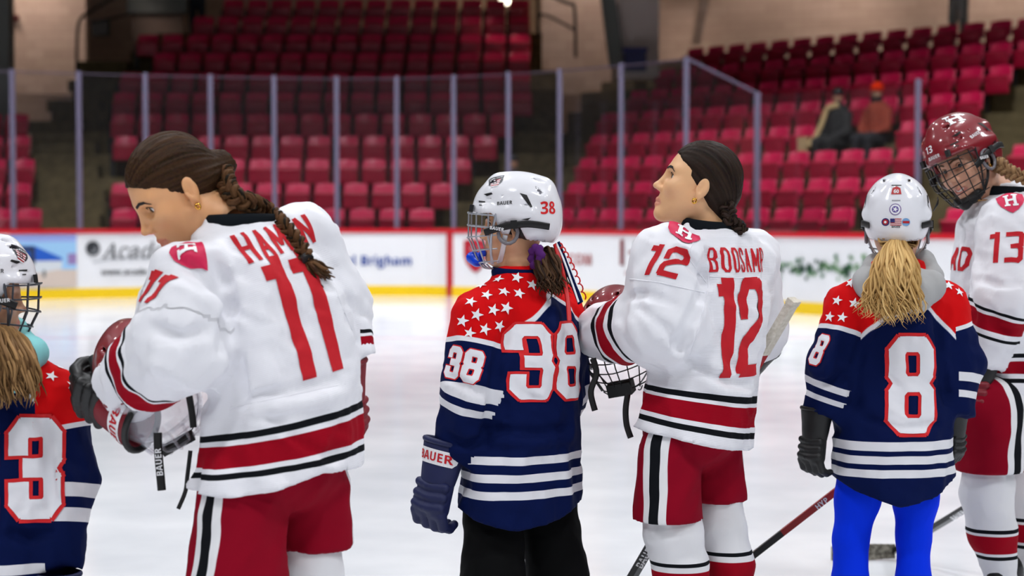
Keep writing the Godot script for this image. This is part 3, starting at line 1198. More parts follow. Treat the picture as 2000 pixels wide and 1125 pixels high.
func skin_at(p: Vector3, skin: Color, lip: Color, blush: Color) -> Color:
	var c := skin
	var s := absf(p.x)
	var d1 := Vector2(s / .024, (p.y + .067) / .0115).length()
	if p.z > .07 and d1 < 1.3:
		c = c.lerp(lip, clampf((1.25 - d1) * 4.0, 0.0, 1.0))
	var d2 := Vector3((s - .045) / .026, (p.y + .028) / .026, (p.z - .055) / .035).length()
	if d2 < 1.0:
		c = c.lerp(blush, (1.0 - d2) * 0.55)
	return c

# body mesh: the head, finely meshed, and the trunk and limbs below it, as surfaces of one mesh
func body_mesh(head: Field, hx: Transform3D, trunk: Field, base: Vector3, skin: Color) -> ArrayMesh:
	var lip := skin.lerp(Color(.55, .10, .12), .5)
	var blush := skin.lerp(Color(.75, .22, .18), .35)
	head.mesh()
	var am := head.plain(Vector3.ZERO, func(p, _n): return skin_at(p, skin, lip, blush))
	var ar := am.surface_get_arrays(0)
	var v: PackedVector3Array = ar[Mesh.ARRAY_VERTEX]
	var n: PackedVector3Array = ar[Mesh.ARRAY_NORMAL]
	for k in v.size():
		v[k] = hx * v[k] - base
		n[k] = (hx.basis * n[k]).normalized()
	ar[Mesh.ARRAY_VERTEX] = v
	ar[Mesh.ARRAY_NORMAL] = n
	var out := ArrayMesh.new()
	out.add_surface_from_arrays(Mesh.PRIMITIVE_TRIANGLES, ar)
	if trunk != null:
		trunk.mesh()
		var bm := trunk.plain(base, func(_p, _n): return skin)
		out.add_surface_from_arrays(Mesh.PRIMITIVE_TRIANGLES, bm.surface_get_arrays(0))
	return out

func eyes(parent: Node3D, hx: Transform3D, iris: Color, gaze := Vector3(0, 0, 1)):
	for s in [-1.0, 1.0]:
		var st := new_st()
		var c := Vector3(s * .032, .0100, .0628)
		var g := face_axes(gaze)
		var rows := 14
		for i in rows:
			for j in 20:
				var q: Array = []
				for e in [[i, j], [i + 1, j], [i + 1, j + 1], [i, j + 1]]:
					var t: float = PI * e[0] / rows
					var a: float = TAU * e[1] / 20.0
					q.append(g * Vector3(sin(t) * cos(a), sin(t) * sin(a), cos(t)))
				var tm := PI * (i + .5) / rows
				var col := Color(.012, .010, .010) if tm < .35 else (iris if tm < .78 else Color(.72, .69, .67))
				for k in [0, 2, 1, 0, 3, 2]:
					st.set_color(col)
					st.set_normal(hx.basis * q[k])
					st.add_vertex(hx * (c + q[k] * .0128) - parent.position)
		var o := part("eye", st.commit(), M.eye, parent)

func brows(parent: Node3D, hx: Transform3D, f: Field, m: Material):
	for s in [-1.0, 1.0]:
		var tris: Array = []
		var pts := [Vector2(.011, .0285), Vector2(.027, .0345), Vector2(.043, .033), Vector2(.055, .0235)]
		var wd := [.0030, .0034, .0027, .0010]
		for k in 3:
			var a := Vector2(pts[k].x * s, pts[k].y)
			var b := Vector2(pts[k + 1].x * s, pts[k + 1].y)
			var ua := Vector2(0, wd[k])
			var ub := Vector2(0, wd[k + 1])
			tris.append([a - ua, b - ub, b + ub])
			tris.append([a - ua, b + ub, a + ua])
		var mesh := conform(f, tris, Transform3D(Basis.IDENTITY, Vector3(0, 0, .06)), .0014, Vector3.ZERO, .006, .07)
		part("eyebrow", mesh, m, parent, Transform3D(hx.basis, hx.origin - parent.position))
		# lashes along the upper lid
		var lash := smooth_path([Vector3(s * .0185, .0120, .0745), Vector3(s * .031, .0200, .0788), Vector3(s * .049, .0110, .0670)], 5)
		part("eyelashes", tube(lash, .0011, 5), m, parent, Transform3D(hx.basis, hx.origin - parent.position))

# hair drawn back over the skull to a root, with combed strands
func hair_cap(o := {}) -> ArrayMesh:
	var f := Field.new(Vector3(-0.1, -0.13, -0.15), Vector3(0.1, 0.16, 0.12), 0.004)
	var I := Basis.IDENTITY
	var root: Vector3 = o.get("root", Vector3(0, -.035, -.115))
	f.ell(Vector3(0, .040, -.014), Vector3(.0785, .094, .101), I, .01)
	f.cap(Vector3(0, -.01, -.07), root, .045, .022, .04)
	f.cap(Vector3(-.04, .0, -.05), root, .03, .02, .03)
	f.cap(Vector3(.04, .0, -.05), root, .03, .02, .03)
	var n := FastNoiseLite.new()
	n.seed = 5
	n.frequency = 1.0
	var low: float = o.get("line", .0)
	var strand := func(p: Vector3) -> Vector2:
		# angle round the line from brow to root: strands run along it
		var ax := (root - Vector3(0, .05, .085)).normalized()
		var q := p - root
		var t := q.dot(ax)
		var s := q - ax * t
		return Vector2(atan2(s.x, s.dot(Vector3(0, .8, .6))), t)
	for z in f.nz:
		for y in f.ny:
			var i: int = (z * f.ny + y) * f.nx
			for x in f.nx:
				if absf(f.d[i]) < .02:
					var p := f.o + Vector3(x, y, z) * f.h
					var w: Vector2 = strand.call(p)
					f.d[i] -= .0030 * n.get_noise_2d(w.x * 11.0, w.y * 5.0) + .0018 * n.get_noise_2d(w.x * 24.0, w.y * 6.0)
					var hl: float = p.z - p.y - .004 - low + .004 * n.get_noise_2d(w.x * 30.0, 4.0)
					# temples: the line steps down in front of the ear
					if p.z > .03:
						hl += maxf(0.0, absf(p.x) - .05) * .5
					f.d[i] = maxf(f.d[i], hl * .7)
				i += 1
	f.mesh()
	var c0: Color = o.get("dark", Color(.03, .02, .014))
	var c1: Color = o.get("light", Color(.10, .06, .035))
	return f.plain(Vector3.ZERO, func(p, _n):
		var w: Vector2 = strand.call(p)
		return c0.lerp(c1, clampf(.42 + .5 * n.get_noise_2d(w.x * 17.0, w.y * 3.5) + .35 * n.get_noise_2d(w.x * 6.0 + 9.0, w.y * 2.0), 0, 1)))

# a three-strand braid along a path
func braid(path: PackedVector3Array, r0: float, r1: float, pitch: float, side: Vector3, c0: Color, c1: Color) -> ArrayMesh:
	var st := new_st()
	var len := 0.0
	var at := PackedFloat32Array([0.0])
	for k in range(1, path.size()):
		len += path[k].distance_to(path[k - 1])
		at.append(len)
	var steps := int(len / .005)
	var rr := RandomNumberGenerator.new()
	rr.seed = 9
	for s in 3:
		for fine in 7:
			var pts := PackedVector3Array()
			var rad := PackedFloat32Array()
			var fa := TAU * fine / 6.0
			for k in steps + 1:
				var l := len * k / steps
				var j := 0
				while j < path.size() - 2 and at[j + 1] < l:
					j += 1
				var u := (l - at[j]) / maxf(at[j + 1] - at[j], 1e-6)
				var p := path[j].lerp(path[j + 1], u)
				var d := (path[j + 1] - path[j]).normalized()
				var sd := (side - d * d.dot(side)).normalized()
				var up := sd.cross(d)
				var r := lerpf(r0, r1, l / len)
				var ph := TAU * l / pitch + TAU * s / 3.0
				var q := p + sd * sin(ph) * r * .95 + up * sin(2.0 * ph) * r * .42
				if fine > 0:
					q += (sd * cos(fa) + up * sin(fa)) * r * .30
				pts.append(q)
				rad.append(r * (.46 if fine == 0 else .26))
			tube_into(st, pts, rad, 6, 1.0, Vector3.ZERO, c0.lerp(c1, rr.randf()))
	return st.commit()

# loose hair: many tapering locks between two outlines
func locks(roots: Array, tips: Array, mids: Array, r: float, wave: float, count: int, c0: Color, c1: Color, sd: int) -> ArrayMesh:
	var st := new_st()
	var rr := RandomNumberGenerator.new()
	rr.seed = sd
	for k in count:
		var u := rr.randf() * (roots.size() - 1)
		var j := mini(int(u), roots.size() - 2)
		var w := u - j
		var jit := Vector3(rr.randfn(0, 1), rr.randfn(0, 1), rr.randfn(0, 1)) * r
		var a: Vector3 = roots[j].lerp(roots[j + 1], w)
		var b: Vector3 = mids[j].lerp(mids[j + 1], w) + jit * 2.2
		var c: Vector3 = tips[j].lerp(tips[j + 1], w) + jit * 2.4
		c += (c - b) * rr.randf_range(-.35, .12)
		var base := smooth_path([a, a.lerp(b, .45) + jit, b, b.lerp(c, .6), c], 4)
		var ph := rr.randf() * TAU
		var fr := rr.randf_range(.8, 1.2)
		var rad := PackedFloat32Array()
		for i in base.size():
			var t := float(i) / (base.size() - 1)
			base[i] += Vector3(sin(ph + t * 11.0 * fr), 0, cos(ph + t * 10.0 * fr)) * wave * t
			rad.append(r * (0.55 + .6 * sin(PI * minf(t * 1.15 + .1, 1.0))) * (1.0 if t < .8 else (1.0 - t) * 4.4 + .12))
		tube_into(st, base, rad, 5, .7, Vector3(rr.randfn(0, .3), 0, 1), c0.lerp(c1, rr.randf()))
	return st.commit()

# ------------------------------------------------------------------ helmet
var helmet_parts := {}

func helmet_field() -> Field:
	var f := Field.new(Vector3(-0.125, -0.09, -0.165), Vector3(0.125, 0.19, 0.155), 0.0044)
	var I := Basis.IDENTITY
	f.ell(Vector3(0, .050, -.008), Vector3(.103, .118, .137), I, .01)
	f.ell(Vector3(0, .005, -.05), Vector3(.096, .078, .092), I, .03)
	f.ell(Vector3(0, .062, -.005), Vector3(.100, .112, .134), I, .02)
	# raised spine, side ribs, brow
	f.cap(Vector3(0, .142, .05), Vector3(0, .125, -.09), .026, .03, .03)
	for s in [-1.0, 1.0]:
		f.cap(Vector3(s * .060, .112, .06), Vector3(s * .062, .090, -.09), .018, .02, .02)
		f.cap(Vector3(s * .088, .055, .07), Vector3(s * .094, .045, -.06), .012, .014, .02)
		f.cap(Vector3(s * .03, .060, .112), Vector3(s * .08, .055, .085), .013, .013, .02)
		# grooves and vents
		f.cap(Vector3(s * .036, .160, .08), Vector3(s * .040, .148, -.11), .0045, .0045, .004, true)
		f.cap(Vector3(s * .078, .094, .085), Vector3(s * .098, .072, -.05), .003, .003, .004, true)
		for e in [[.045, .142, .075, .052, .135, .040, .009], [.082, .098, .03, .092, .075, .0, .009], [.070, .105, -.085, .062, .125, -.07, .009], [.05, .082, .118, .068, .08, .105, .005], [.05, .095, .113, .064, .094, .103, .004]]:
			f.cap(Vector3(s * e[0], e[1], e[2]), Vector3(s * e[3], e[4], e[5]), e[6], e[6] * .6, .003, true)
	f.ell(Vector3(0, .046, -.010), Vector3(.090, .104, .122), I, .004, true)
	f.ell(Vector3(0, -.02, -.04), Vector3(.084, .078, .082), I, .004, true)
	# the rim: brow line, the arch over the ear, the nape
	var rim := func(p: Vector3) -> float:
		var y := .048
		if p.z < .062:
			y = lerpf(.048, -.018, clampf((.062 - p.z) / .03, 0, 1))
		if p.z < .01:
			y = lerpf(-.018, .012, clampf((.01 - p.z) / .012, 0, 1))
		if p.z < -.022:
			y = lerpf(.012, -.055, clampf((-.022 - p.z) / .03, 0, 1))
		return (y - p.y) * .8
	f.slice_by(rim, Vector3(-.13, -.1, -.17), Vector3(.13, .08, .16))
	return f

func cage_point(th: float, y: float) -> Vector3:
	var t := clampf((.045 - y) / .165, 0, 1)
	var r := lerpf(.118, .120, minf(t * 2.5, 1.0)) - .045 * maxf(0.0, t - .45) * 1.6
	return Vector3(sin(th) * r * .86, y, .030 + cos(th) * r)

func cage_mesh(wire: float, rows: Array, cols: Array, half: float) -> ArrayMesh:
	var st := new_st()
	for y in rows:
		var p := PackedVector3Array()
		for k in 17:
			p.append(cage_point(lerpf(-half, half, k / 16.0), y - .01 * absf(k - 8) / 8.0 * signf(y)))
		tube_into(st, p, wire, 6)
	for th in cols:
		var p := PackedVector3Array()
		for k in 11:
			p.append(cage_point(th, lerpf(rows[0], rows[-1], k / 10.0)))
		tube_into(st, p, wire, 6)
	for s in [-1.0, 1.0]:
		var p := PackedVector3Array()
		for k in 9:
			p.append(cage_point(half * s * lerpf(1.0, .8, k / 8.0), lerpf(.05, rows[-1], k / 8.0)))
		tube_into(st, p, wire * 1.5, 6)
	# the floor of the cage under the chin
	for th in [-.9, -.45, 0.0, .45, .9]:
		var e := cage_point(th, rows[-1])
		tube_into(st, smooth_path([e, e * Vector3(.8, 1, .85) + Vector3(0, -.014, 0), Vector3(e.x * .6, rows[-1] - .016, .055)], 3), wire, 6)
	return st.commit()

func strap(pts: Array, w: float, out: Vector3) -> ArrayMesh:
	return tube(smooth_path(pts, 5), w, 8, .16, out)

func helmet_proto() -> Dictionary:
	if helmet_parts.is_empty():
		var f := helmet_field()
		f.mesh()
		helmet_parts.field = f
		helmet_parts.shell = f.plain()
		var g := Field.new(Vector3(-.12, -.08, -.15), Vector3(.12, .17, .15), .009)
		g.ell(Vector3(0, .046, -.010), Vector3(.0925, .1065, .1245), Basis.IDENTITY, .01)
		g.ell(Vector3(0, -.005, -.05), Vector3(.084, .062, .072), Basis.IDENTITY, .02)
		g.ell(Vector3(0, .03, .0), Vector3(.08, .092, .108), Basis.IDENTITY, .005, true)
		g.slice_by(func(p): return ((.052 if p.z > .04 else -.035) - p.y) * .8, Vector3(-.13, -.1, -.17), Vector3(.13, .08, .16))
		g.mesh()
		helmet_parts.liner = g.plain()
		helmet_parts.cage = cage_mesh(.0019, [.045, .014, -.016, -.046, -.076, -.106], [-1.15, -.8, -.45, -.13, .13, .45, .8, 1.15], 1.42)
		helmet_parts.cage_wide = cage_mesh(.0027, [.05, .012, -.03, -.072, -.110], [-1.2, -.8, -.35, .35, .8, 1.2], 1.42)
	return helmet_parts

# a helmet in head axes under its wearer (or as a thing of its own); look: shell, cage, trim
func helmet_on(parent: Node3D, hx: Transform3D, look: Dictionary) -> Node3D:
	var hp := helmet_proto()
	var h := Node3D.new()
	h.name = "helmet"
	parent.add_child(h, true)
	h.transform = Transform3D(hx.basis, hx.origin - parent.position)
	part("shell", hp.shell, look.shell, h)
	part("liner", hp.liner, M.black, h)
	if look.has("cage"):
		part("cage", hp[look.get("grid", "cage")], look.cage, h)
		for s in [-1.0, 1.0]:
			part("cage_hinge", beam(Vector3(s * .055, .052, .132), Vector3(s * .055, .074, .128), .014, .012), M.black, h)
	for s in [-1.0, 1.0]:
		if look.has("ear"):
			var el := new_st()
			var ring := PackedVector3Array()
			for k in 15:
				var a := TAU * k / 14.0
				ring.append(Vector3(s * .098, -.012 + sin(a) * .034, .012 + cos(a) * .030))
			tube_into(el, ring, .006, 6)
			part("ear_guard", el.commit(), look.ear, h)
		# cage strap from the temple to the back of the shell
		var sb := strap([Vector3(s * .100, -.012, .085), Vector3(s * .111, .006, .02), Vector3(s * .109, .014, -.05), Vector3(s * .082, .006, -.115)], .0105, Vector3(s, 0, -.1))
		var so := part("cage_strap", sb, M.black, h)
		var txt := new_st()
		flat_into(txt, text_tris("BAUER", .010), Transform3D(Basis(Vector3(0, -.16 * s, -s).normalized(), Vector3(0, 1, -.16).normalized(), Vector3(s, 0, 0)), Vector3(s * .1125, .0, .045)))
		part("strap_lettering", txt.commit(), M.white_print, so)
		part("buckle", beam(Vector3(s * .112, .012, .002), Vector3(s * .113, .013, -.018), .006, .026), M.black, so)
		# chin strap
		part("chin_strap", strap([Vector3(s * .094, -.02, .02), Vector3(s * .078, -.065, .03), Vector3(s * .04, -.108, .045), Vector3(0, -.118, .055)], .008, Vector3(s, -.2, 0)), look.get("strap", M.black), h)
	var print_on := func(called, tris, x: Transform3D, m): part(called, conform(hp.field, tris, x, .0012, Vector3.ZERO, .008, .06), m, h)
	for s in [-1.0, 1.0]:
		var bx := Transform3D(Basis(Vector3(0, 0.05, -s).normalized(), Vector3(s * -.25, 1, 0).normalized(), Vector3(s, .25, .15).normalized()).orthonormalized(), Vector3(s * .1, .078, .022))
		print_on.call("shell_lettering", text_tris("BAUER", .011), bx, look.print)
	print_on.call("shell_lettering", text_tris("BAUER", .011), Transform3D(Basis(Vector3.RIGHT, -.12), Vector3(0, .070, .13)), look.print)
	# dark openings of the vents
	for s in [-1.0, 1.0]:
		var vx := Transform3D(Basis(Vector3(0, 0, -s), Vector3.UP, Vector3(s, 0, 0)), Vector3(s * .08, 0, 0))
		for v in [[[-.024, .109], [-.046, .103], [-.064, .066], [-.058, .064]], [[.090, .106], [.064, .111], [.060, .106], [.078, .100]], [[.106, .086], [.084, .084], [.084, .080], [.106, .081]], [[.104, .074], [.094, .073], [.094, .070], [.104, .071]], [[-.03, .028], [-.06, .034], [-.05, .026]]]:
			var p := PackedVector2Array()
			for e in v:
				p.append(Vector2(-e[0] * s, e[1]))
			print_on.call("vent", poly_tris(p), vx, M.black)
	return h

# ------------------------------------------------------------------ clothing
func to_px(p: Vector3, depth: float) -> Vector2:
	# world place in the pixel measure of one depth: only a change of units along x and y
	return Vector2(1000.0 + p.x * F / depth, 415.0 - (p.y - 1.42) * F / depth)

func seg_t(p: Vector3, a: Vector3, b: Vector3) -> float:
	return clampf((p - a).dot(b - a) / (b - a).length_squared(), 0.0, 1.0)

func stripes(height: int, bands: Array, ground: Color) -> Image:
	var im := Image.create(8, height, false, Image.FORMAT_RGB8)
	im.fill(ground)
	for b in bands:
		im.fill_rect(Rect2i(0, int(b[0] * height), 8, maxi(1, int((b[1] - b[0]) * height))), b[2])
	return im

func cloth_tex(im: Image) -> StandardMaterial3D:
	var m := cloth(Color.WHITE)
	m.albedo_texture = ImageTexture.create_from_image(im)
	m.texture_repeat = false
	m.heightmap_enabled = false
	return m

# who: {D, a, rings: [[py, px, d, rx, rz]...] top first, arms: [[shoulder, elbow, wrist, r0, r1, r2]...] left first,
#       hem: [[px, py]...], tilt: [[py, tilt]...], spine: from rings}
func jersey(who: Dictionary, torso_mat: Material, sleeve_mats: Array, base: Vector3) -> Array:
	var D: float = who.D
	var right: Vector3 = who.right
	var fwd: Vector3 = who.fwd
	var rs: Array = []
	for r in who.rings:
		var c := pt(r[1], r[0], D + r[2])
		rs.append([c.y, c, r[3], r[4]])
	rs.reverse()
	var lo := Vector3(1e9, 1e9, 1e9)
	var hi := -lo
	for r in rs:
		var m := maxf(r[2], r[3]) + .04
		lo = lo.min(r[1] - Vector3(m, .02, m))
		hi = hi.max(r[1] + Vector3(m, .04, m))
	for a in who.arms:
		for k in 3:
			var m: float = a[3 + k] + .04
			lo = lo.min(a[k] - Vector3(m, m, m))
			hi = hi.max(a[k] + Vector3(m, m, m))
	var f := Field.new(lo, hi, who.get("cell", .0085))
	# sleeves, cut square at the cuffs, then the trunk of the jersey
	for a in who.arms:
		f.cap(a[0], a[1], a[3], a[4], .03)
		f.cap(a[1], a[2], a[4], a[5], .03)
	for a in who.arms:
		var d: Vector3 = (a[2] - a[1]).normalized()
		var w: Vector3 = a[2] + d * .012
		var m := Vector3(.15, .15, .15)
		f.slice_by(func(p): return (p - w).dot(d) if (p - a[2]).length() < .15 else -1.0, w - m, w + m)
	f.rings(rs, right, fwd, who.get("blend", .045))
	var n := FastNoiseLite.new()
	n.seed = who.get("seed", 3)
	n.frequency = 1.0
	n.fractal_octaves = 2
	n.fractal_type = FastNoiseLite.FRACTAL_RIDGED
	var turn := Basis(Vector3(.35, .9, .2).normalized(), .7)
	var wr: float = who.get("wrinkle", .006)
	f.rough(n, wr * 2.1, Basis.from_scale(Vector3(6.5, 3.0, 6.5)) * turn)
	f.rough(n, wr * .9, Basis.from_scale(Vector3(6, 15, 6)) * Basis(Vector3(.2, .3, .9).normalized(), .5))
	var soft := FastNoiseLite.new()
	soft.seed = n.seed + 40
	soft.frequency = 1.0
	soft.fractal_octaves = 1
	f.rough(soft, wr * 1.6, Basis.from_scale(Vector3(11, 5, 11)) * Basis(Vector3(.5, .1, .8).normalized(), -.6))
	# creases and raised folds that run along the cloth: [radius, sink, [px, py]...]
	for s in who.get("folds", []):
		var last = null
		var cut: bool = s[1] < 0.0
		for k in range(2, s.size() - 1):
			for e in 5:
				var a := pt(lerpf(s[k][0], s[k + 1][0], e / 5.0), lerpf(s[k][1], s[k + 1][1], e / 5.0), D - .7)
				var hit = f.hit(a, (a - EYE).normalized(), 1.4)
				if hit == null:
					last = null
					continue
				var c: Vector3 = hit + (EYE - hit).normalized() * s[0] * (absf(s[1]) if cut else -s[1])
				if last != null and last.distance_to(c) < .08:
					f.cap(last, c, s[0], s[0], .018, cut)
				last = c
	# hem
	var hem: Array = who.hem
	var hem_at := func(p: Vector3) -> float:
		var x := 1000.0 + p.x * F / D
		var k := 0
		while k < hem.size() - 2 and x > hem[k + 1][0]:
			k += 1
		var t: float = clampf((x - hem[k][0]) / (hem[k + 1][0] - hem[k][0]), 0, 1)
		return 1.42 - (lerpf(hem[k][1], hem[k + 1][1], t) - 415.0) * D / F
	f.slice_by(func(p): return hem_at.call(p) - p.y, lo, Vector3(hi.x, 1.42 - (who.hem_top - 415.0) * D / F, hi.z))
	f.mesh()
	var tilt: Array = who.get("tilt", [[0, 0.0], [2000, 0.0]])
	var rings_px: Array = who.rings
	var chart := func(p: Vector3) -> Vector2:
		# place on the torso cloth: across in metres from the spine, down in pixel measure, following the lean
		var q := to_px(p, D)
		var k := 0
		while k < tilt.size() - 2 and q.y > tilt[k + 1][0]:
			k += 1
		var tl := lerpf(tilt[k][1], tilt[k + 1][1], clampf((q.y - tilt[k][0]) / (tilt[k + 1][0] - tilt[k][0]), 0, 1))
		var j := 0
		while j < rings_px.size() - 2 and q.y > rings_px[j + 1][0]:
			j += 1
		var t := clampf((q.y - rings_px[j][0]) / (rings_px[j + 1][0] - rings_px[j][0]), 0, 1)
		var c := pt(lerpf(rings_px[j][1], rings_px[j + 1][1], t), 562, D + lerpf(rings_px[j][2], rings_px[j + 1][2], t))
		return Vector2((p - c).dot(right), q.y - tl * (q.x - lerpf(rings_px[j][1], rings_px[j + 1][1], t)))
	var v0: float = who.v0
	var v1: float = who.v1
	var arm_place := func(a: Array, p: Vector3) -> float:
		var t0 := seg_t(p, a[0], a[1])
		var t1 := seg_t(p, a[1], a[2])
		var d0: float = (p - a[0].lerp(a[1], t0)).length() - lerpf(a[3], a[4], t0)
		var d1: float = (p - a[1].lerp(a[2], t1)).length() - lerpf(a[4], a[5], t1)
		return t0 * .5 if d0 < d1 and t1 < .02 else .5 + t1 * .5
	var which := func(p: Vector3, _n: Vector3) -> int:
		var q := to_px(p, D)
		var best := 0
		var e := 1e9
		# how far outside the torso stack
		var j := 0
		while j < rs.size() - 2 and p.y > rs[j + 1][0]:
			j += 1
		var t := clampf((p.y - rs[j][0]) / (rs[j + 1][0] - rs[j][0]), 0, 1)
		var c: Vector3 = rs[j][1].lerp(rs[j + 1][1], t)
		var g := Vector2((p - c).dot(right) / lerpf(rs[j][2], rs[j + 1][2], t), (p - c).dot(fwd) / lerpf(rs[j][3], rs[j + 1][3], t)).length()
		e = (g - 1.0) * .12 + (.0 if p.y < rs[-1][0] else .1)
		for k in who.arms.size():
			var a: Array = who.arms[k]
			var t0 := seg_t(p, a[0], a[1])
			var t1 := seg_t(p, a[1], a[2])
			var d0: float = (p - a[0].lerp(a[1], t0)).length() - lerpf(a[3], a[4], t0)
			var d1: float = (p - a[1].lerp(a[2], t1)).length() - lerpf(a[4], a[5], t1)
			var dd := minf(d0, d1) + .008
			if dd < e:
				e = dd
				best = k + 1
		return best
	var uv := func(r: int, p: Vector3) -> Vector2:
		if r == 0:
			var c: Vector2 = chart.call(p)
			return Vector2(.5 + c.x / .8, (c.y - v0) / (v1 - v0))
		var a: Array = who.arms[r - 1]
		var across: Vector3 = fwd
		return Vector2(.5 + (p - a[0].lerp(a[1], seg_t(p, a[0], a[1]))).dot(across) / .6, arm_place.call(a, p))
	var am := f.surfaces(base, which, uv, 1 + who.arms.size())
	am.surface_set_material(0, torso_mat)
	for k in who.arms.size():
		am.surface_set_material(k + 1, sleeve_mats[k])
	return [am, f]

# the point of a garment seen at a pixel of the frame when the person was measured
func seen_at(f: Field, px: float, py: float, D: float):
	var a := pt(px, py, D - .7)
	return f.hit(a, (a - EYE).normalized(), 1.4)

func slope(f: Field, q: Vector3, e := .02) -> Vector3:
	return Vector3(f.at(q + Vector3(e, 0, 0)) - f.at(q - Vector3(e, 0, 0)), f.at(q + Vector3(0, e, 0)) - f.at(q - Vector3(0, e, 0)), f.at(q + Vector3(0, 0, e)) - f.at(q - Vector3(0, 0, e))).normalized()

# sew a flat shape onto a garment: out is the side it faces, up its upright
func sew(called: String, f: Field, who: Dictionary, px: float, py: float, tris: Array, m: Material, parent: Node3D, out: Vector3, up: Vector3, lift := .002, most := .012):
	var s = seen_at(f, px, py, who.D)
	if s == null:
		print("no cloth at ", called, " ", px, " ", py)
		return null
	var z := out.normalized() if out != Vector3.ZERO else slope(f, s, .03)
	var x := up.cross(z).normalized()
	var y := z.cross(x)
	var mesh := conform(f, tris, Transform3D(Basis(x, y, z), s), lift, parent.global_position if parent.is_inside_tree() else parent.position, most, .11)
	return part(called, mesh, m, parent)

func leg_field(lo: Vector3, hi: Vector3, cell: float) -> Field:
	return Field.new(lo, hi, cell)

# hockey pants: legs [[hip, knee, r0, r1, hem_y]...]
func pants(who: Dictionary, legs: Array, seat: Array, base: Vector3, plain: Material, striped: Material) -> ArrayMesh:
	var lo := Vector3(1e9, 1e9, 1e9)
	var hi := -lo
	for l in legs:
		for k in 2:
			lo = lo.min(l[k] - Vector3.ONE * (l[2 + k] + .06))
			hi = hi.max(l[k] + Vector3.ONE * (l[2 + k] + .06))
	hi.y += .1
	var f := Field.new(lo, hi, .0095)
	f.ell(seat[0], seat[1], Basis(who.right, Vector3.UP, -who.fwd), .03)
	for l in legs:
		f.cap(l[0], l[1], l[2], l[3], .018)
	var n := FastNoiseLite.new()
	n.seed = 11
	n.frequency = 1.0
	n.fractal_type = FastNoiseLite.FRACTAL_RIDGED
	n.fractal_octaves = 2
	f.rough(n, who.get("pants_wrinkle", .009), Basis.from_scale(Vector3(6, 3, 6)) * Basis(Vector3(.5, .2, .8).normalized(), .8))
	for l in legs:
		var m := Vector3(l[3] + .05, .2, l[3] + .05)
		var y: float = l[4]
		var ax: Vector3 = l[1]
		f.slice_by(func(p): return y - p.y if Vector2(p.x - ax.x, p.z - ax.z).length() < l[3] + .035 else -1.0, ax - m, ax + m)
	f.mesh()
	var turn: float = who.get("stripe_turn", .35)
	var nearest := func(p: Vector3) -> int:
		var b := 0
		var e := 1e9
		for k in legs.size():
			var d: float = (p - legs[k][0].lerp(legs[k][1], seg_t(p, legs[k][0], legs[k][1]))).length()
			if d < e:
				e = d
				b = k
		return b
	var which := func(p: Vector3, _n: Vector3) -> int:
		var k: int = nearest.call(p)
		var l: Array = legs[k]
		var side: Vector3 = (who.right * (-1.0 if k == 0 else 1.0) * cos(turn) - who.fwd * sin(turn))
		return 1 if (p - l[0].lerp(l[1], seg_t(p, l[0], l[1]))).dot(side) > .02 else 0
	var uv := func(_r: int, p: Vector3) -> Vector2:
		var l: Array = legs[nearest.call(p)]
		var m := -1.0 if nearest.call(p) == 0 else 1.0
		return Vector2(.5 + (p - l[0].lerp(l[1], seg_t(p, l[0], l[1]))).dot(who.fwd * cos(turn) + who.right * m * sin(turn)) / .3, .5)
	var am := f.surfaces(base, which, uv, 2)
	am.surface_set_material(0, plain)
	am.surface_set_material(1, striped)
	return am

# a sock or trouser leg down a chain of joints [[point, radius]...]; bands run across it by height
func legging(chain: Array, base: Vector3, m: Material, y0: float, y1: float, wrinkle := .004, cut_y := -1.0) -> ArrayMesh:
	var lo := Vector3(1e9, 1e9, 1e9)
	var hi := -lo
	for c in chain:
		lo = lo.min(c[0] - Vector3.ONE * (c[1] + .04))
		hi = hi.max(c[0] + Vector3.ONE * (c[1] + .04))
	var f := Field.new(lo, hi, .0095)
	for k in chain.size() - 1:
		f.cap(chain[k][0], chain[k + 1][0], chain[k][1], chain[k + 1][1], .02)
	var n := FastNoiseLite.new()
	n.seed = 21
	n.frequency = 1.0
	n.fractal_octaves = 2
	n.fractal_type = FastNoiseLite.FRACTAL_RIDGED
	f.rough(n, wrinkle, Basis.from_scale(Vector3(6, 9, 6)) * Basis(Vector3(.9, .1, .4).normalized(), .5))
	if cut_y > 0.0:
		f.slice(Vector3.DOWN, -cut_y)
	f.mesh()
	var am := f.surfaces(base, null, func(_r, p): return Vector2(.5, (y0 - p.y) / (y0 - y1)), 1)
	am.surface_set_material(0, m)
	return am

# skate: boot, holder and blade, toe towards dir
func skate(parent: Node3D, ankle: Vector3, dir: Vector3, m: Material) -> void:
	var s := Node3D.new()
	s.name = "skate"
	parent.add_child(s, true)
	s.position = Vector3(ankle.x, 0, ankle.z) - parent.position
	var d := Vector3(dir.x, 0, dir.z).normalized()
	s.basis = Basis(Vector3.UP.cross(d), Vector3.UP, d)
	var f := Field.new(Vector3(-.08, .05, -.12), Vector3(.08, .34, .24), .011)
	f.cap(Vector3(0, .125, -.03), Vector3(0, .11, .15), .045, .038, .03)
	f.cap(Vector3(0, .12, -.035), Vector3(0, .26, -.02), .048, .055, .03)
	f.cap(Vector3(0, .17, .06), Vector3(0, .30, .02), .03, .032, .03)
	f.slice(Vector3.DOWN, -.085)
	f.mesh()
	part("boot", f.plain(), m, s)
	var st := new_st()
	beam_into(st, Vector3(0, .055, -.07), Vector3(0, .055, .17), .022, .07)
	part("blade_holder", st.commit(), M.white_plastic, s)
	part("blade", beam(Vector3(0, .011, -.10), Vector3(0, .011, .20), .005, .022), M.steel, s)

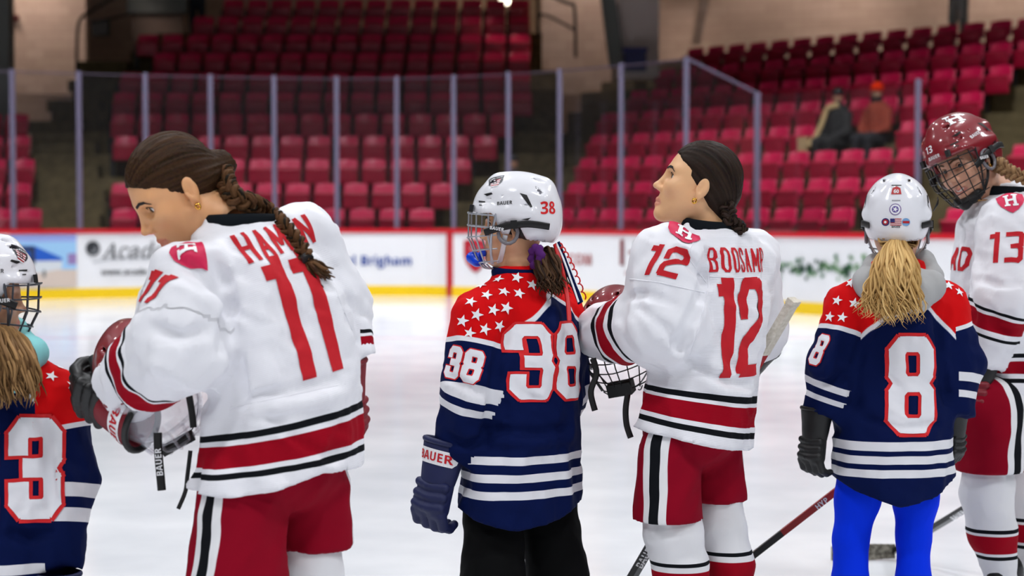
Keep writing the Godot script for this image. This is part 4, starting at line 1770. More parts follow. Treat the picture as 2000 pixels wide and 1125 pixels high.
# padded glove: wrist, direction of the fingers, back of the hand, thumb side
func glove(parent: Node3D, called: String, wrist: Vector3, dir: Vector3, back: Vector3, thumb: float, look: Dictionary, scale := 1.0, curl := .5) -> void:
	var y := dir.normalized()
	var z := (back - y * y.dot(back)).normalized()
	var x := y.cross(z)
	var g := Node3D.new()
	g.name = called
	parent.add_child(g, true)
	g.transform = Transform3D(Basis(x, y, z) * scale, wrist - parent.position)
	var key := "%s%.2f%.0f" % ["glove", curl, thumb]
	if not glove_shapes.has(key):
		var f := Field.new(Vector3(-.11, -.04, -.13), Vector3(.11, .25, .09), .0055)
		f.cap(Vector3(-.022, .03, 0), Vector3(-.026, .10, .004), .034, .034, .02)
		f.cap(Vector3(.022, .03, 0), Vector3(.026, .10, .004), .034, .034, .02)
		# rolls on the back of the hand
		for r in 3:
			for s in [-1.0, 1.0]:
				f.cap(Vector3(s * .008, .035 + r * .032, .032), Vector3(s * .048, .03 + r * .032, .024), .0155, .0145, .004)
		# four fingers, each of three joints, closing towards the palm
		for k in 4:
			var fx := -.048 + k * .032
			var l: float = [.036, .043, .046, .040][k if thumb < 0 else 3 - k]
			var p0 := Vector3(fx, .115, .012)
			var a := .25 + curl * .5
			var p1 := p0 + Vector3(0, cos(a), -sin(a)) * l
			a += curl * 1.1
			var p2 := p1 + Vector3(0, cos(a), -sin(a)) * l * .85
			a += curl * 1.0
			var p3 := p2 + Vector3(0, cos(a), -sin(a)) * l * .6
			f.cap(p0, p1, .0175, .0165, .004)
			f.cap(p1, p2, .0165, .0155, .003)
			f.cap(p2, p3, .0155, .0135, .003)
		# thumb from the side of the palm
		var t0 := Vector3(thumb * .048, .045, -.012)
		var t1 := Vector3(thumb * .074, .085, -.03)
		var t2 := Vector3(thumb * .068, .122, -.05)
		f.cap(t0, t1, .023, .020, .008)
		f.cap(t1, t2, .020, .016, .004)
		f.mesh()
		glove_shapes[key] = f.plain()
		var c := Field.new(Vector3(-.1, -.13, -.09), Vector3(.1, .05, .09), .007)
		c.rings([[-.10, Vector3(0, -.10, 0), .074, .060], [-.02, Vector3(0, -.02, 0), .062, .050], [.03, Vector3(0, .03, 0), .055, .045]], Vector3.RIGHT, Vector3.BACK, .01)
		c.ell(Vector3(0, -.11, 0), Vector3(.06, .09, .047), Basis.IDENTITY, .01, true)
		c.mesh()
		glove_shapes["cuff"] = c.plain()
		glove_shapes["cuff_field"] = c
		# roll round the opening of the cuff
		var ring := PackedVector3Array()
		for k in 25:
			ring.append(Vector3(cos(TAU * k / 24) * .070, -.10, sin(TAU * k / 24) * .057))
		glove_shapes["roll"] = tube(ring, .009, 8)
	part("hand", glove_shapes[key], look.hand, g)
	var cf := part("cuff", glove_shapes["cuff"], look.cuff, g)
	part("cuff_roll", glove_shapes["roll"], look.get("roll", look.cuff), g)
	if look.has("band"):
		var band: Array = []
		for k in 16:
			band.append_array(rect_tris(.0092, .045, Vector2(-.07 + k * .0093, 0)))
		part("cuff_band", conform(glove_shapes.cuff_field, band, Transform3D(Basis.IDENTITY, Vector3(0, -.055, .02)), .0015, Vector3.ZERO, .012, .09), look.band, cf)
		var tw := text_tris("BAUER", .026)
		part("cuff_lettering", conform(glove_shapes.cuff_field, tw.map(func(t): return t.map(func(q): return q * -1.0)), Transform3D(Basis.IDENTITY, Vector3(0, -.055, .02)), .003, Vector3.ZERO, .010, .09), look.letter, cf)

var glove_shapes := {}

func trunk_field(j: Dictionary) -> Field:
	var lo := Vector3(1e9, 0, 1e9)
	var hi := -lo
	var all: Array = [j.hips, j.chest, j.neck]
	for a in j.arms + j.legs:
		all.append_array(a)
	for p in all:
		lo = lo.min(p - Vector3.ONE * .14)
		hi = hi.max(p + Vector3.ONE * .14)
	lo.y = maxf(lo.y, .05)
	var f := Field.new(lo, hi, .016)
	f.cap(j.hips + Vector3(0, .09, 0), j.chest, .08, .085, .04)
	f.cap(j.chest, j.neck, .06, .048, .04)
	for a in j.arms:
		f.cap(j.chest, a[0], .05, .04, .03)
		f.cap(a[0], a[1], .040, .036, .02)
		f.cap(a[1], a[1].lerp(a[2], .85), .036, .027, .02)
	if j.has("bare"):
		var a: Array = j.arms[0]
		f.cap(a[1], a[2] + (a[2] - a[1]).normalized() * .09, .036, .027, .02)
	for l in j.legs:
		f.cap(j.hips + Vector3(0, .09, 0), l[0], .07, .055, .03)
		f.cap(l[0], l[1], .055, .042, .03)
		f.cap(l[1], l[2], .045, .032, .02)
	return f

# ------------------------------------------------------------------ people
const CRIMSON := Color(0.58, 0.0, 0.10)
const NAVY := Color(0.0, 0.06, 0.25)
const SHIRT := Color(0.90, 0.90, 0.92)
const INK := Color(0.05, 0.06, 0.08)

func people_materials():
	M.shirt = cloth(SHIRT)
	M.crimson = cloth(Color(0.52, 0.0, 0.11))
	M.red_print = mat(Color(0.74, 0.0, 0.09), 0.8)
	M.pink_print = mat(Color(0.80, 0.02, 0.28), 0.6)
	M.white_print = mat(Color(0.92, 0.92, 0.93), 0.6)
	M.digit_white = mat(Color(0.88, 0.88, 0.90), 0.7)
	M.digit_red = mat(Color(0.82, 0.03, 0.07), 0.7)
	M.collar = cloth(Color(0.06, 0.08, 0.10))
	M.navy = cloth(NAVY)
	M.black_cloth = cloth(Color(0.02, 0.022, 0.026))
	M.blue_legging = cloth(Color(0.0, 0.20, 0.90))
	M.grey_hood = cloth(Color(0.66, 0.66, 0.66))
	M.mint_hood = cloth(Color(0.56, 0.84, 0.85))
	M.white_plastic = mat(Color(0.88, 0.88, 0.89), 0.3)
	M.steel = mat(Color(0.75, 0.76, 0.78), 0.25, 1.0)
	M.gold = mat(Color(0.95, 0.72, 0.32), 0.25, 1.0)
	M.cage_grey = mat(Color(0.66, 0.67, 0.70), 0.3, 0.4)
	M.shell_white = mat(Color(0.90, 0.90, 0.92), 0.16)
	M.shell_red = mat(Color(0.50, 0.015, 0.09), 0.12)
	M.shell_red.clearcoat_enabled = true
	M.shell_red.clearcoat = 0.8
	M.tooth = mat(Color(0.92, 0.90, 0.86), 0.3)
	M.eye = mat(Color.WHITE, 0.08)
	M.eye.vertex_color_use_as_albedo = true
	M.strand = mat(Color.WHITE, 0.55)
	M.strand.metallic_specular = 0.2
	M.strand.vertex_color_use_as_albedo = true
	M.skin = mat(Color.WHITE, 0.48)
	M.skin.vertex_color_use_as_albedo = true
	M.skin.subsurf_scatter_enabled = true
	M.skin.subsurf_scatter_strength = 0.08
	M.brow_dark = mat(Color(0.09, 0.06, 0.05), 0.8)
	M.brow_fair = mat(Color(0.36, 0.25, 0.16), 0.8)
	var gl := StandardMaterial3D.new()
	gl.albedo_color = Color(0.92, 0.92, 0.97, 0.16)
	gl.transparency = BaseMaterial3D.TRANSPARENCY_ALPHA
	gl.roughness = 0.06
	M.clear = gl
	M.clear_grey = mat(Color(0.45, 0.44, 0.46), 0.25)
	M.cage_dark = mat(Color(0.30, 0.31, 0.34), 0.3, 0.4)
	M.crimson_glove = mat(Color(0.46, 0.02, 0.10), 0.55)
	M.navy_glove = mat(Color(0.02, 0.07, 0.27), 0.65)
	M.black_glove = mat(Color(0.035, 0.035, 0.04), 0.55)
	M.ribbon_red = mat(Color(0.80, 0.03, 0.06), 0.45)
	M.stick_black = mat(Color(0.06, 0.06, 0.07), 0.35)
	M.stick_red = mat(Color(0.62, 0.04, 0.06), 0.35)
	M.tape = mat(Color(0.88, 0.86, 0.82), 0.9)
	M.tape.albedo_texture = noise_tex(0.03, 4, Color(0.80, 0.78, 0.74), Color(1, 1, 1), 256, 8)
	M.tape.uv1_triplanar = true
	M.tape.uv1_scale = Vector3(9, 9, 9)
	M.blade_tape = mat(Color(0.62, 0.60, 0.55), 0.9)
	M.blade_tape.albedo_texture = noise_tex(0.02, 4, Color(0.35, 0.34, 0.32), Color(1, 1, 1), 256, 9)
	M.blade_tape.uv1_triplanar = true
	M.blade_tape.uv1_scale = Vector3(7, 7, 7)

func new_person(label: String, D: float, a: float, foot_px: float) -> Dictionary:
	var r := deg_to_rad(a)
	var fwd := Vector3(-cos(r), 0, -sin(r))
	var base := pt(foot_px, 562, D)
	base.y = 0
	var node := thing("person", label, "person", base)
	return {D = D, fwd = fwd, right = Vector3(-fwd.z, 0, fwd.x), node = node, base = base}

# a band of cloth round the neck
func collar(who: Dictionary, c: Vector3, rx: float, rz: float, tip: float, w: float, m: Material, called := "collar"):
	var p := PackedVector3Array()
	for k in 29:
		var a := TAU * k / 28.0
		p.append(c + who.right * cos(a) * rx + who.fwd * sin(a) * rz + Vector3(0, sin(a) * tip, 0) - who.base)
	part(called, tube(p, w * .5, 10, 2.1, Vector3.UP), m, who.node)

func head_at(px: float, py: float, D: float, towards: Vector3, roll: float, s: float) -> Transform3D:
	return Transform3D(face_axes(towards, roll).scaled(Vector3.ONE * s), pt(px, py, D))

func skin_color(c: Color) -> Color:
	return c

func number(f: Field, who: Dictionary, px: float, py: float, glyphs: Array, hgt: float, thick: float, out: Vector3, up: Vector3, block: bool, parent: Node3D):
	# glyphs: [[glyph, x offset of its left edge, width]...] about the point sewn
	var top: Array = []
	var edge: Array = []
	for g in glyphs:
		if block:
			var e := hgt * .036
			edge.append_array(stroke_tris(g[0], Vector2(g[1] - e, -hgt / 2 - e), g[2] + 2 * e, hgt + 2 * e, thick + 2 * e))
		top.append_array(stroke_tris(g[0], Vector2(g[1], -hgt / 2), g[2], hgt, thick, g[3] if g.size() > 3 else 0.0))
	if block:
		sew("number_edge", f, who, px, py, edge, M.digit_red, parent, out, up, .0020)
		sew("number", f, who, px, py, top, M.digit_white, parent, out, up, .0036)
	else:
		sew("number", f, who, px, py, top, M.red_print, parent, out, up, .0024)

func pants_tex() -> StandardMaterial3D:
	var im := Image.create(256, 4, false, Image.FORMAT_RGB8)
	im.fill(Color(0.52, 0.0, 0.11))
	im.fill_rect(Rect2i(128 - 32, 0, 64, 4), Color(0.88, 0.88, 0.89))
	im.fill_rect(Rect2i(128 - 13, 0, 26, 4), INK)
	return cloth_tex(im)

func sock_tex(bands: Array) -> StandardMaterial3D:
	return cloth_tex(stripes(512, bands, Color(0.87, 0.87, 0.88)))

# navy youth jersey: red yoke edged in white, white hem stripes
func youth_torso(v0: float, v1: float, yoke: float, fall: float, hem_bands: Array) -> StandardMaterial3D:
	var im := Image.create(256, 1024, false, Image.FORMAT_RGB8)
	im.fill(NAVY)
	for b in hem_bands:
		im.fill_rect(Rect2i(0, int((b[0] - v0) / (v1 - v0) * 1024), 256, int((b[1] - b[0]) / (v1 - v0) * 1024)), Color(0.87, 0.87, 0.89))
	for x in 256:
		var u := absf((x - 128) / 256.0 * .8)
		var y := int((yoke + fall * u - v0) / (v1 - v0) * 1024)
		if y > 0:
			im.fill_rect(Rect2i(x, 0, 1, y), Color(0.80, 0.025, 0.05))
			im.fill_rect(Rect2i(x, y, 1, int(11.0 / (v1 - v0) * 1024)), Color(0.88, 0.88, 0.90))
	return cloth_tex(im)

func youth_sleeve(yoke: float, bands: Array) -> StandardMaterial3D:
	var all := [[0.0, yoke, Color(0.80, 0.025, 0.05)], [yoke, yoke + .035, Color(0.88, 0.88, 0.90)]]
	for b in bands:
		all.append([b[0], b[1], Color(0.87, 0.87, 0.89)])
	return cloth_tex(stripes(1024, all, NAVY))

# knit relief: fine ribs across the cloth
func ribbed(m: StandardMaterial3D, ribs: int) -> StandardMaterial3D:
	if not M.has("rib_image%d" % ribs):
		var im := Image.create(8, 2048, false, Image.FORMAT_RGB8)
		for y in 2048:
			var v := .5 + .5 * sin(TAU * y * ribs / 2048.0)
			im.fill_rect(Rect2i(0, y, 8, 1), Color(v, v, v))
		M["rib_image%d" % ribs] = ImageTexture.create_from_image(im)
	m.heightmap_enabled = true
	m.heightmap_texture = M["rib_image%d" % ribs]
	m.heightmap_scale = 0.035
	return m

func team_bands(v0: float, v1: float, bands: Array) -> StandardMaterial3D:
	var out: Array = []
	for b in bands:
		out.append([(b[0] - v0) / (v1 - v0), (b[1] - v0) / (v1 - v0), b[2]])
	return ribbed(cloth_tex(stripes(1024, out, SHIRT)), 170)

func patch(f: Field, who: Dictionary, px: float, py: float, w: float, h: float, up: Vector3, parent: Node3D, out := Vector3.ZERO):
	sew("shoulder_patch", f, who, px, py, poly_tris(shield(w, h)), M.pink_print, parent, out, up, .0032, .010)
	sew("patch_letter", f, who, px, py, serif_h(w * .5, h * .5), M.white_print, parent, out, up, .0052, .010)

# a stitched seam along points of the garment
func seam(f: Field, who: Dictionary, pts: Array, parent: Node3D, r := .0022):
	var p := PackedVector3Array()
	for k in pts.size() - 1:
		for e in 8:
			var x := lerpf(pts[k][0], pts[k + 1][0], e / 8.0)
			var y := lerpf(pts[k][1], pts[k + 1][1], e / 8.0)
			var s = seen_at(f, x, y, who.D)
			if s != null and (p.is_empty() or s.distance_to(p[-1] + who.base) < .05):
				p.append(s - who.base)
	if p.size() > 3:
		part("seam", tube(p, r, 5), M.shirt, parent)

func earring(who: Dictionary, hx: Transform3D, kind := 0):
	var c = hx * Vector3(.0855, -.037, -.002) - who.base
	var ring := PackedVector3Array()
	for k in 13:
		ring.append(c + hx.basis * Vector3(0, sin(TAU * k / 12) * .006, cos(TAU * k / 12) * .0045))
	part("earring", tube(ring, .003, 7), M.gold, who.node)

func build_people():
	people_materials()
	player_bareheaded_leaning()
	player_bareheaded_upright()
	youth_caged()
	youth_ponytail()
	player_caged()
	youth_edge()
	held_helmets()
	sticks()

# the tall player bending her head to the left, number 11
func player_bareheaded_leaning():
	var w := new_person("player in white number 11 jersey with a long brown braid, head bowed", 4.43, 58, 540)
	var D: float = w.D
	var q := func(px, py, d): return pt(px, py, D + d)
	w.rings = [[434, 476, .02, .088, .070], [462, 486, .02, .135, .11], [510, 512, .01, .16, .135], [580, 538, .0, .172, .15], [660, 553, .0, .172, .15], [760, 560, .0, .178, .15], [850, 552, .0, .185, .152], [960, 538, .0, .205, .166]]
	w.arms = [[q.call(374, 557, -.10), q.call(356, 664, -.15), q.call(250, 756, .05), .096, .112, .076], [q.call(590, 475, .10), q.call(655, 610, .17), q.call(684, 690, .14), .088, .078, .05]]
	w.hem = [[365, 946], [470, 952], [560, 938], [640, 912], [702, 914]]
	w.hem_top = 860
	w.tilt = [[450, -.30], [740, -.26], [860, -.16], [960, -.08]]
	w.v0 = 400
	w.v1 = 1000
	w.seed = 3
	w.wrinkle = .008
	w.folds = [[.016, -.3, [414, 500], [440, 554], [450, 606], [436, 700]], [.012, -.35, [467, 782], [567, 764], [679, 734]], [.012, -.4, [452, 640], [466, 720], [476, 786]], [.010, -.4, [300, 640], [350, 660], [420, 640]], [.009, -.4, [345, 505], [400, 540], [430, 580]], [.012, .4, [500, 800], [600, 786], [690, 762]], [.009, -.4, [560, 850], [640, 890], [690, 880]]]
	var black := INK
	var tex := team_bands(400, 1000, [[818, 832, black], [842, 886, CRIMSON], [896, 908, black]])
	var sl := ribbed(cloth_tex(stripes(1024, [[.70, .72, black], [.735, .83, CRIMSON], [.85, .87, black]], SHIRT)), 120)
	var sr := cloth_tex(stripes(1024, [[.86, .90, black], [.93, 1.0, CRIMSON]], SHIRT))
	var j := jersey(w, tex, [sl, sr], w.base)
	var jn := part("jersey", j[0], null, w.node)
	var f: Field = j[1]
	var up := Vector3(-.33, .94, -.05).normalized()
	var out: Vector3 = (-w.fwd + Vector3(0, .12, 0)).normalized()
	number(f, w, 590, 614, [["1", -.066, .066], ["1", .010, .066]], .295, .034, out, Vector3(-.28, .96, -.05), false, jn)
	sew("name_letters", f, w, 537, 468, word_tris("HAMAN", Vector2(-.095, -.036), .033, .072, .010, .009), M.red_print, jn, out, up, .0024)
	number(f, w, 295, 560, [["1", -.045, .045, .25], ["1", .004, .045, .25]], .082, .022, Vector3.ZERO, Vector3(.15, .98, 0), false, jn)
	patch(f, w, 364, 484, .085, .08, Vector3(.75, .6, .2), jn)
	for l in [[[268, 600], [330, 602], [395, 596], [432, 588]], [[450, 796], [560, 774], [690, 746]], [[640, 520], [668, 600], [690, 650]]]:
		seam(f, w, l, jn)
	# pants, socks, skates
	var legs := [[q.call(474, 960, -.06), q.call(464, 1130, -.06), .100, .117, pt(462, 1135, D).y], [q.call(606, 950, .09), q.call(615, 1060, .10), .098, .092, pt(615, 1085, D).y]]
	part("pants", pants(w, legs, [q.call(540, 920, .01), Vector3(.165, .10, .13)], w.base, M.crimson, pants_tex()), null, w.node)
	var st := sock_tex([[.42, .45, black], [.47, .62, CRIMSON], [.64, .67, black]])
	part("sock", legging([[q.call(465, 1080, -.05), .075], [q.call(470, 1250, -.04), .072], [q.call(470, 1420, -.02), .05]], w.base, st, 0.62, .12), null, w.node)
	part("sock", legging([[q.call(608, 1030, .09), .07], [q.call(610, 1130, .08), .073], [q.call(606, 1280, .1), .068], [q.call(600, 1430, .12), .05]], w.base, st, .62, .12), null, w.node)
	skate(w.node, q.call(470, 1440, -.02), w.fwd, M.black)
	skate(w.node, q.call(600, 1440, .12), w.fwd, M.black)
	# head
	var hx := head_at(343, 378, D + .02, dir_of(-27, -37), .0, 1.09)
	var nb := q.call(468, 440, .03)
	var hf := head_field(hx.affine_inverse() * nb, {nose = .002, smile = .25})
	var trunk := trunk_field({bare = true, hips = q.call(540, 900, 0), chest = q.call(520, 560, 0), neck = nb, arms = w.arms.map(func(a): return a.slice(0, 3)), legs = [[legs[0][0], q.call(466, 1180, -.05), q.call(470, 1440, -.02)], [legs[1][0], q.call(612, 1150, .09), q.call(600, 1440, .12)]]})
	var skin := Color(.74, .37, .17)
	part("body", body_mesh(hf, hx, trunk, w.base, skin), M.skin, w.node)
	eyes(w.node, hx, Color(.06, .035, .02), Vector3(.0, -.15, 1))
	brows(w.node, hx, hf, M.brow_dark)
	var dark := Color(.014, .008, .005)
	var light := Color(.075, .037, .018)
	part("hair", hair_cap({root = Vector3(0, -.012, -.125), dark = dark, light = light}), M.strand, w.node, Transform3D(hx.basis, hx.origin - w.base))
	earring(w, hx)
	collar(w, q.call(474, 434, .02), .088, .074, -.004, .017, M.collar)
	# the braid lies over the back of the jersey
	var bp: Array = [hx * Vector3(0, -.012, -.122)]
	for e in [[452, 378, .0], [488, 396, .0]]:
		bp.append(q.call(e[0], e[1], -.03 + e[2]))
	for e in [[525, 418], [556, 446], [580, 474], [602, 508]]:
		var s = seen_at(f, e[0], e[1], D)
		bp.append((s if s != null else q.call(e[0], e[1], -.12)) + Vector3(0, .004, .016))
	var path := smooth_path(bp.map(func(p): return p - w.base), 6)
	part("braid", braid(path, .020, .015, .068, Vector3(.5, .8, .1), dark, Color(.13, .062, .028)), M.strand, w.node)
	part("hair_tie", tube(line([path[-2], path[-1] + (path[-1] - path[-2]) * .5]), .015, 10), M.black, w.node)
	part("hair_tie", tube(line([path[0] + Vector3(-.01, .005, 0), path[1] + Vector3(.004, -.002, 0)]), .026, 10), M.black, w.node)
	var tail: Array = []
	for e in [[606, 512], [622, 528], [640, 543]]:
		var s = seen_at(f, e[0], e[1], D)
		tail.append((s if s != null else q.call(e[0], e[1], -.1)) + Vector3(0, 0, .014) - w.base)
	part("braid_tail", locks([tail[0] - Vector3(.006, 0, 0), tail[0] + Vector3(.006, 0, 0)], [tail[2] - Vector3(.016, .004, 0), tail[2] + Vector3(.012, .008, 0)], [tail[1] - Vector3(.012, 0, 0), tail[1] + Vector3(.012, 0, 0)], .0035, .004, 40, dark, Color(.17, .085, .04), 3), M.strand, w.node)
	# gloves
	var gl := {hand = M.black, cuff = M.crimson_glove, roll = M.black, band = M.white_print, letter = M.red_print}
	glove(w.node, "glove", q.call(222, 800, .06), Vector3(-.75, .35, -.45), Vector3(.2, -.5, .8), 1.0, gl, .95, .6)
	glove(w.node, "glove", q.call(682, 768, .14), Vector3(.08, -1, -.1), Vector3(.8, .1, .4), -1.0, {hand = M.crimson_glove, cuff = M.crimson_glove}, .78, .7)
	# bracelet on the bare wrist
	var br := PackedVector3Array()
	var wc: Vector3 = w.arms[0][2].lerp(w.arms[0][2] + (w.arms[0][2] - w.arms[0][1]).normalized() * .1, .45) - w.base
	var ax: Vector3 = (w.arms[0][2] - w.arms[0][1]).normalized()
	var bx := ax.cross(Vector3.UP).normalized()
	for k in 17:
		br.append(wc + (bx * cos(TAU * k / 16) + bx.cross(ax) * sin(TAU * k / 16)) * .03)
	part("bracelet", tube(br, .002, 6), M.gold, w.node)

# the player looking up to the left, number 12
func player_bareheaded_upright():
	var w := new_person("player in white number 12 jersey with dark braid, face raised in profile", 5.34, 50, 1345)
	var D: float = w.D
	var q := func(px, py, d): return pt(px, py, D + d)
	w.rings = [[442, 1394, .0, .086, .070], [462, 1397, .0, .14, .10], [500, 1398, .0, .165, .125], [560, 1395, .0, .17, .14], [640, 1388, .0, .165, .14], [720, 1378, .0, .163, .138], [800, 1364, .0, .18, .145], [885, 1345, .0, .196, .155]]
	w.arms = [[q.call(1308, 512, -.11), q.call(1302, 628, -.12), q.call(1172, 652, .12), .10, .122, .076], [q.call(1462, 512, .11), q.call(1478, 640, .2), q.call(1440, 700, .4), .09, .085, .06]]
	w.hem = [[1225, 830], [1300, 842], [1380, 862], [1460, 878]]
	w.hem_top = 790
	w.tilt = [[700, 0.0], [780, .16], [880, .22]]
	w.v0 = 420
	w.v1 = 920
	w.seed = 8
	w.wrinkle = .0065
	w.folds = [[.018, -.25, [1386, 500], [1378, 557], [1345, 640], [1325, 690]], [.011, -.4, [1348, 690], [1364, 724], [1422, 745], [1478, 754]], [.009, -.4, [1318, 482], [1350, 514], [1376, 545]], [.009, -.4, [1245, 600], [1300, 640], [1330, 690]], [.010, .4, [1355, 735], [1410, 765], [1470, 775]], [.008, -.4, [1390, 600], [1420, 690], [1440, 730]], [.008, -.4, [1225, 580], [1260, 572], [1330, 600]]]
	var black := INK
	var tex := team_bands(420, 920, [[758, 770, black], [777, 813, CRIMSON], [822, 833, black]])
	var sl := cloth_tex(stripes(1024, [[.66, .695, black], [.73, .82, CRIMSON], [.845, .875, black]], SHIRT))
	var j := jersey(w, tex, [sl, sl], w.base)
	var jn := part("jersey", j[0], null, w.node)
	var f: Field = j[1]
	var out: Vector3 = -w.fwd
	number(f, w, 1452, 640, [["1", -.078, .056], ["2", -.010, .108]], .28, .034, out, Vector3.UP, false, jn)
	sew("name_letters", f, w, 1452, 508, word_tris("BOOSAMR", Vector2(-.106, -.034), .0215, .068, .0066, .0062), M.red_print, jn, out, Vector3(.02, 1, 0), .0024)
	number(f, w, 1292, 508, [["1", -.055, .035, .28], ["2", -.008, .055, .28]], .092, .016, Vector3.ZERO, Vector3(.10, .98, 0), false, jn)
	patch(f, w, 1337, 455, .095, .085, Vector3(.25, .6, -.7), jn)
	for l in [[[1230, 545], [1290, 552], [1350, 566], [1380, 572]], [[1386, 540], [1440, 543], [1488, 541]], [[1384, 500], [1384, 560], [1366, 640], [1345, 700]], [[1355, 470], [1342, 500], [1385, 560]]]:
		seam(f, w, l, jn)
	var legs := [[q.call(1306, 885, -.06), q.call(1306, 1010, -.06), .088, .098, pt(1306, 1008, D).y], [q.call(1394, 880, .09), q.call(1404, 985, .09), .085, .078, pt(1404, 988, D).y]]
	part("pants", pants(w, legs, [q.call(1350, 850, .01), Vector3(.15, .10, .12)], w.base, M.crimson, pants_tex()), null, w.node)
	var y0 := pt(0, 1000, D).y
	var y1 := pt(0, 1300, D).y
	var st := sock_tex([[.29, .315, black], [.35, .55, CRIMSON], [.58, .605, black]])
	part("sock", legging([[q.call(1306, 990, -.05), .078], [q.call(1316, 1045, -.05), .08], [q.call(1330, 1110, -.04), .076], [q.call(1338, 1290, -.02), .05]], w.base, st, y0, y1, .006), null, w.node)
	part("sock", legging([[q.call(1408, 975, .08), .06], [q.call(1410, 1030, .08), .066], [q.call(1425, 1100, .08), .068], [q.call(1432, 1270, .1), .05]], w.base, st, y0 + .01, y1, .006), null, w.node)
	skate(w.node, q.call(1338, 1300, -.02), w.fwd, M.black)
	skate(w.node, q.call(1432, 1280, .1), w.fwd, M.black)
	var hx := head_at(1361, 367, D + .0, dir_of(4, 17), .0, 1.06)
	var nb := q.call(1392, 448, .01)
	var hf := head_field(hx.affine_inverse() * nb, {nose = .003, jaw = 1.02})
	var trunk := trunk_field({hips = q.call(1350, 860, 0), chest = q.call(1395, 560, 0), neck = nb, arms = w.arms.map(func(a): return a.slice(0, 3)), legs = [[legs[0][0], q.call(1316, 1050, -.05), q.call(1338, 1300, -.02)], [legs[1][0], q.call(1410, 1040, .08), q.call(1432, 1280, .1)]]})
	part("body", body_mesh(hf, hx, trunk, w.base, Color(.78, .44, .23)), M.skin, w.node)
	eyes(w.node, hx, Color(.05, .028, .015), Vector3(0, .05, 1))
	brows(w.node, hx, hf, M.brow_dark)
	var dark := Color(.010, .007, .006)
	var light := Color(.045, .028, .02)
	part("hair", hair_cap({root = Vector3(0, -.075, -.092), line = -.004, dark = dark, light = light}), M.strand, w.node, Transform3D(hx.basis, hx.origin - w.base))
	earring(w, hx)
	collar(w, q.call(1394, 441, .0), .090, .076, .010, .020, M.collar)
	var bp: Array = [hx * Vector3(0, -.07, -.09)]
	for e in [[1414, 398, -.05], [1424, 412, -.06], [1425, 428, -.08]]:
		bp.append(q.call(e[0], e[1], e[2]))
	for e in [[1436, 442], [1452, 456]]:
		var s = seen_at(f, e[0], e[1], D)
		bp.append((s if s != null else q.call(e[0], e[1], -.12)) + Vector3(0, .006, .016))
	part("braid", braid(smooth_path(bp.map(func(p): return p - w.base), 6), .020, .013, .055, Vector3(.9, .2, .2), dark, light), M.strand, w.node)
	glove(w.node, "glove", q.call(1150, 655, .17), Vector3(-.45, -.35, -.7), Vector3(-.3, .6, .6), -1.0, {hand = M.black, cuff = M.crimson_glove, roll = M.black}, .9, .7)
	glove(w.node, "glove", q.call(1470, 708, .36), Vector3(-.3, -.6, -.5), Vector3(.8, .2, .3), 1.0, {hand = M.crimson_glove, cuff = M.black}, .85, .7)

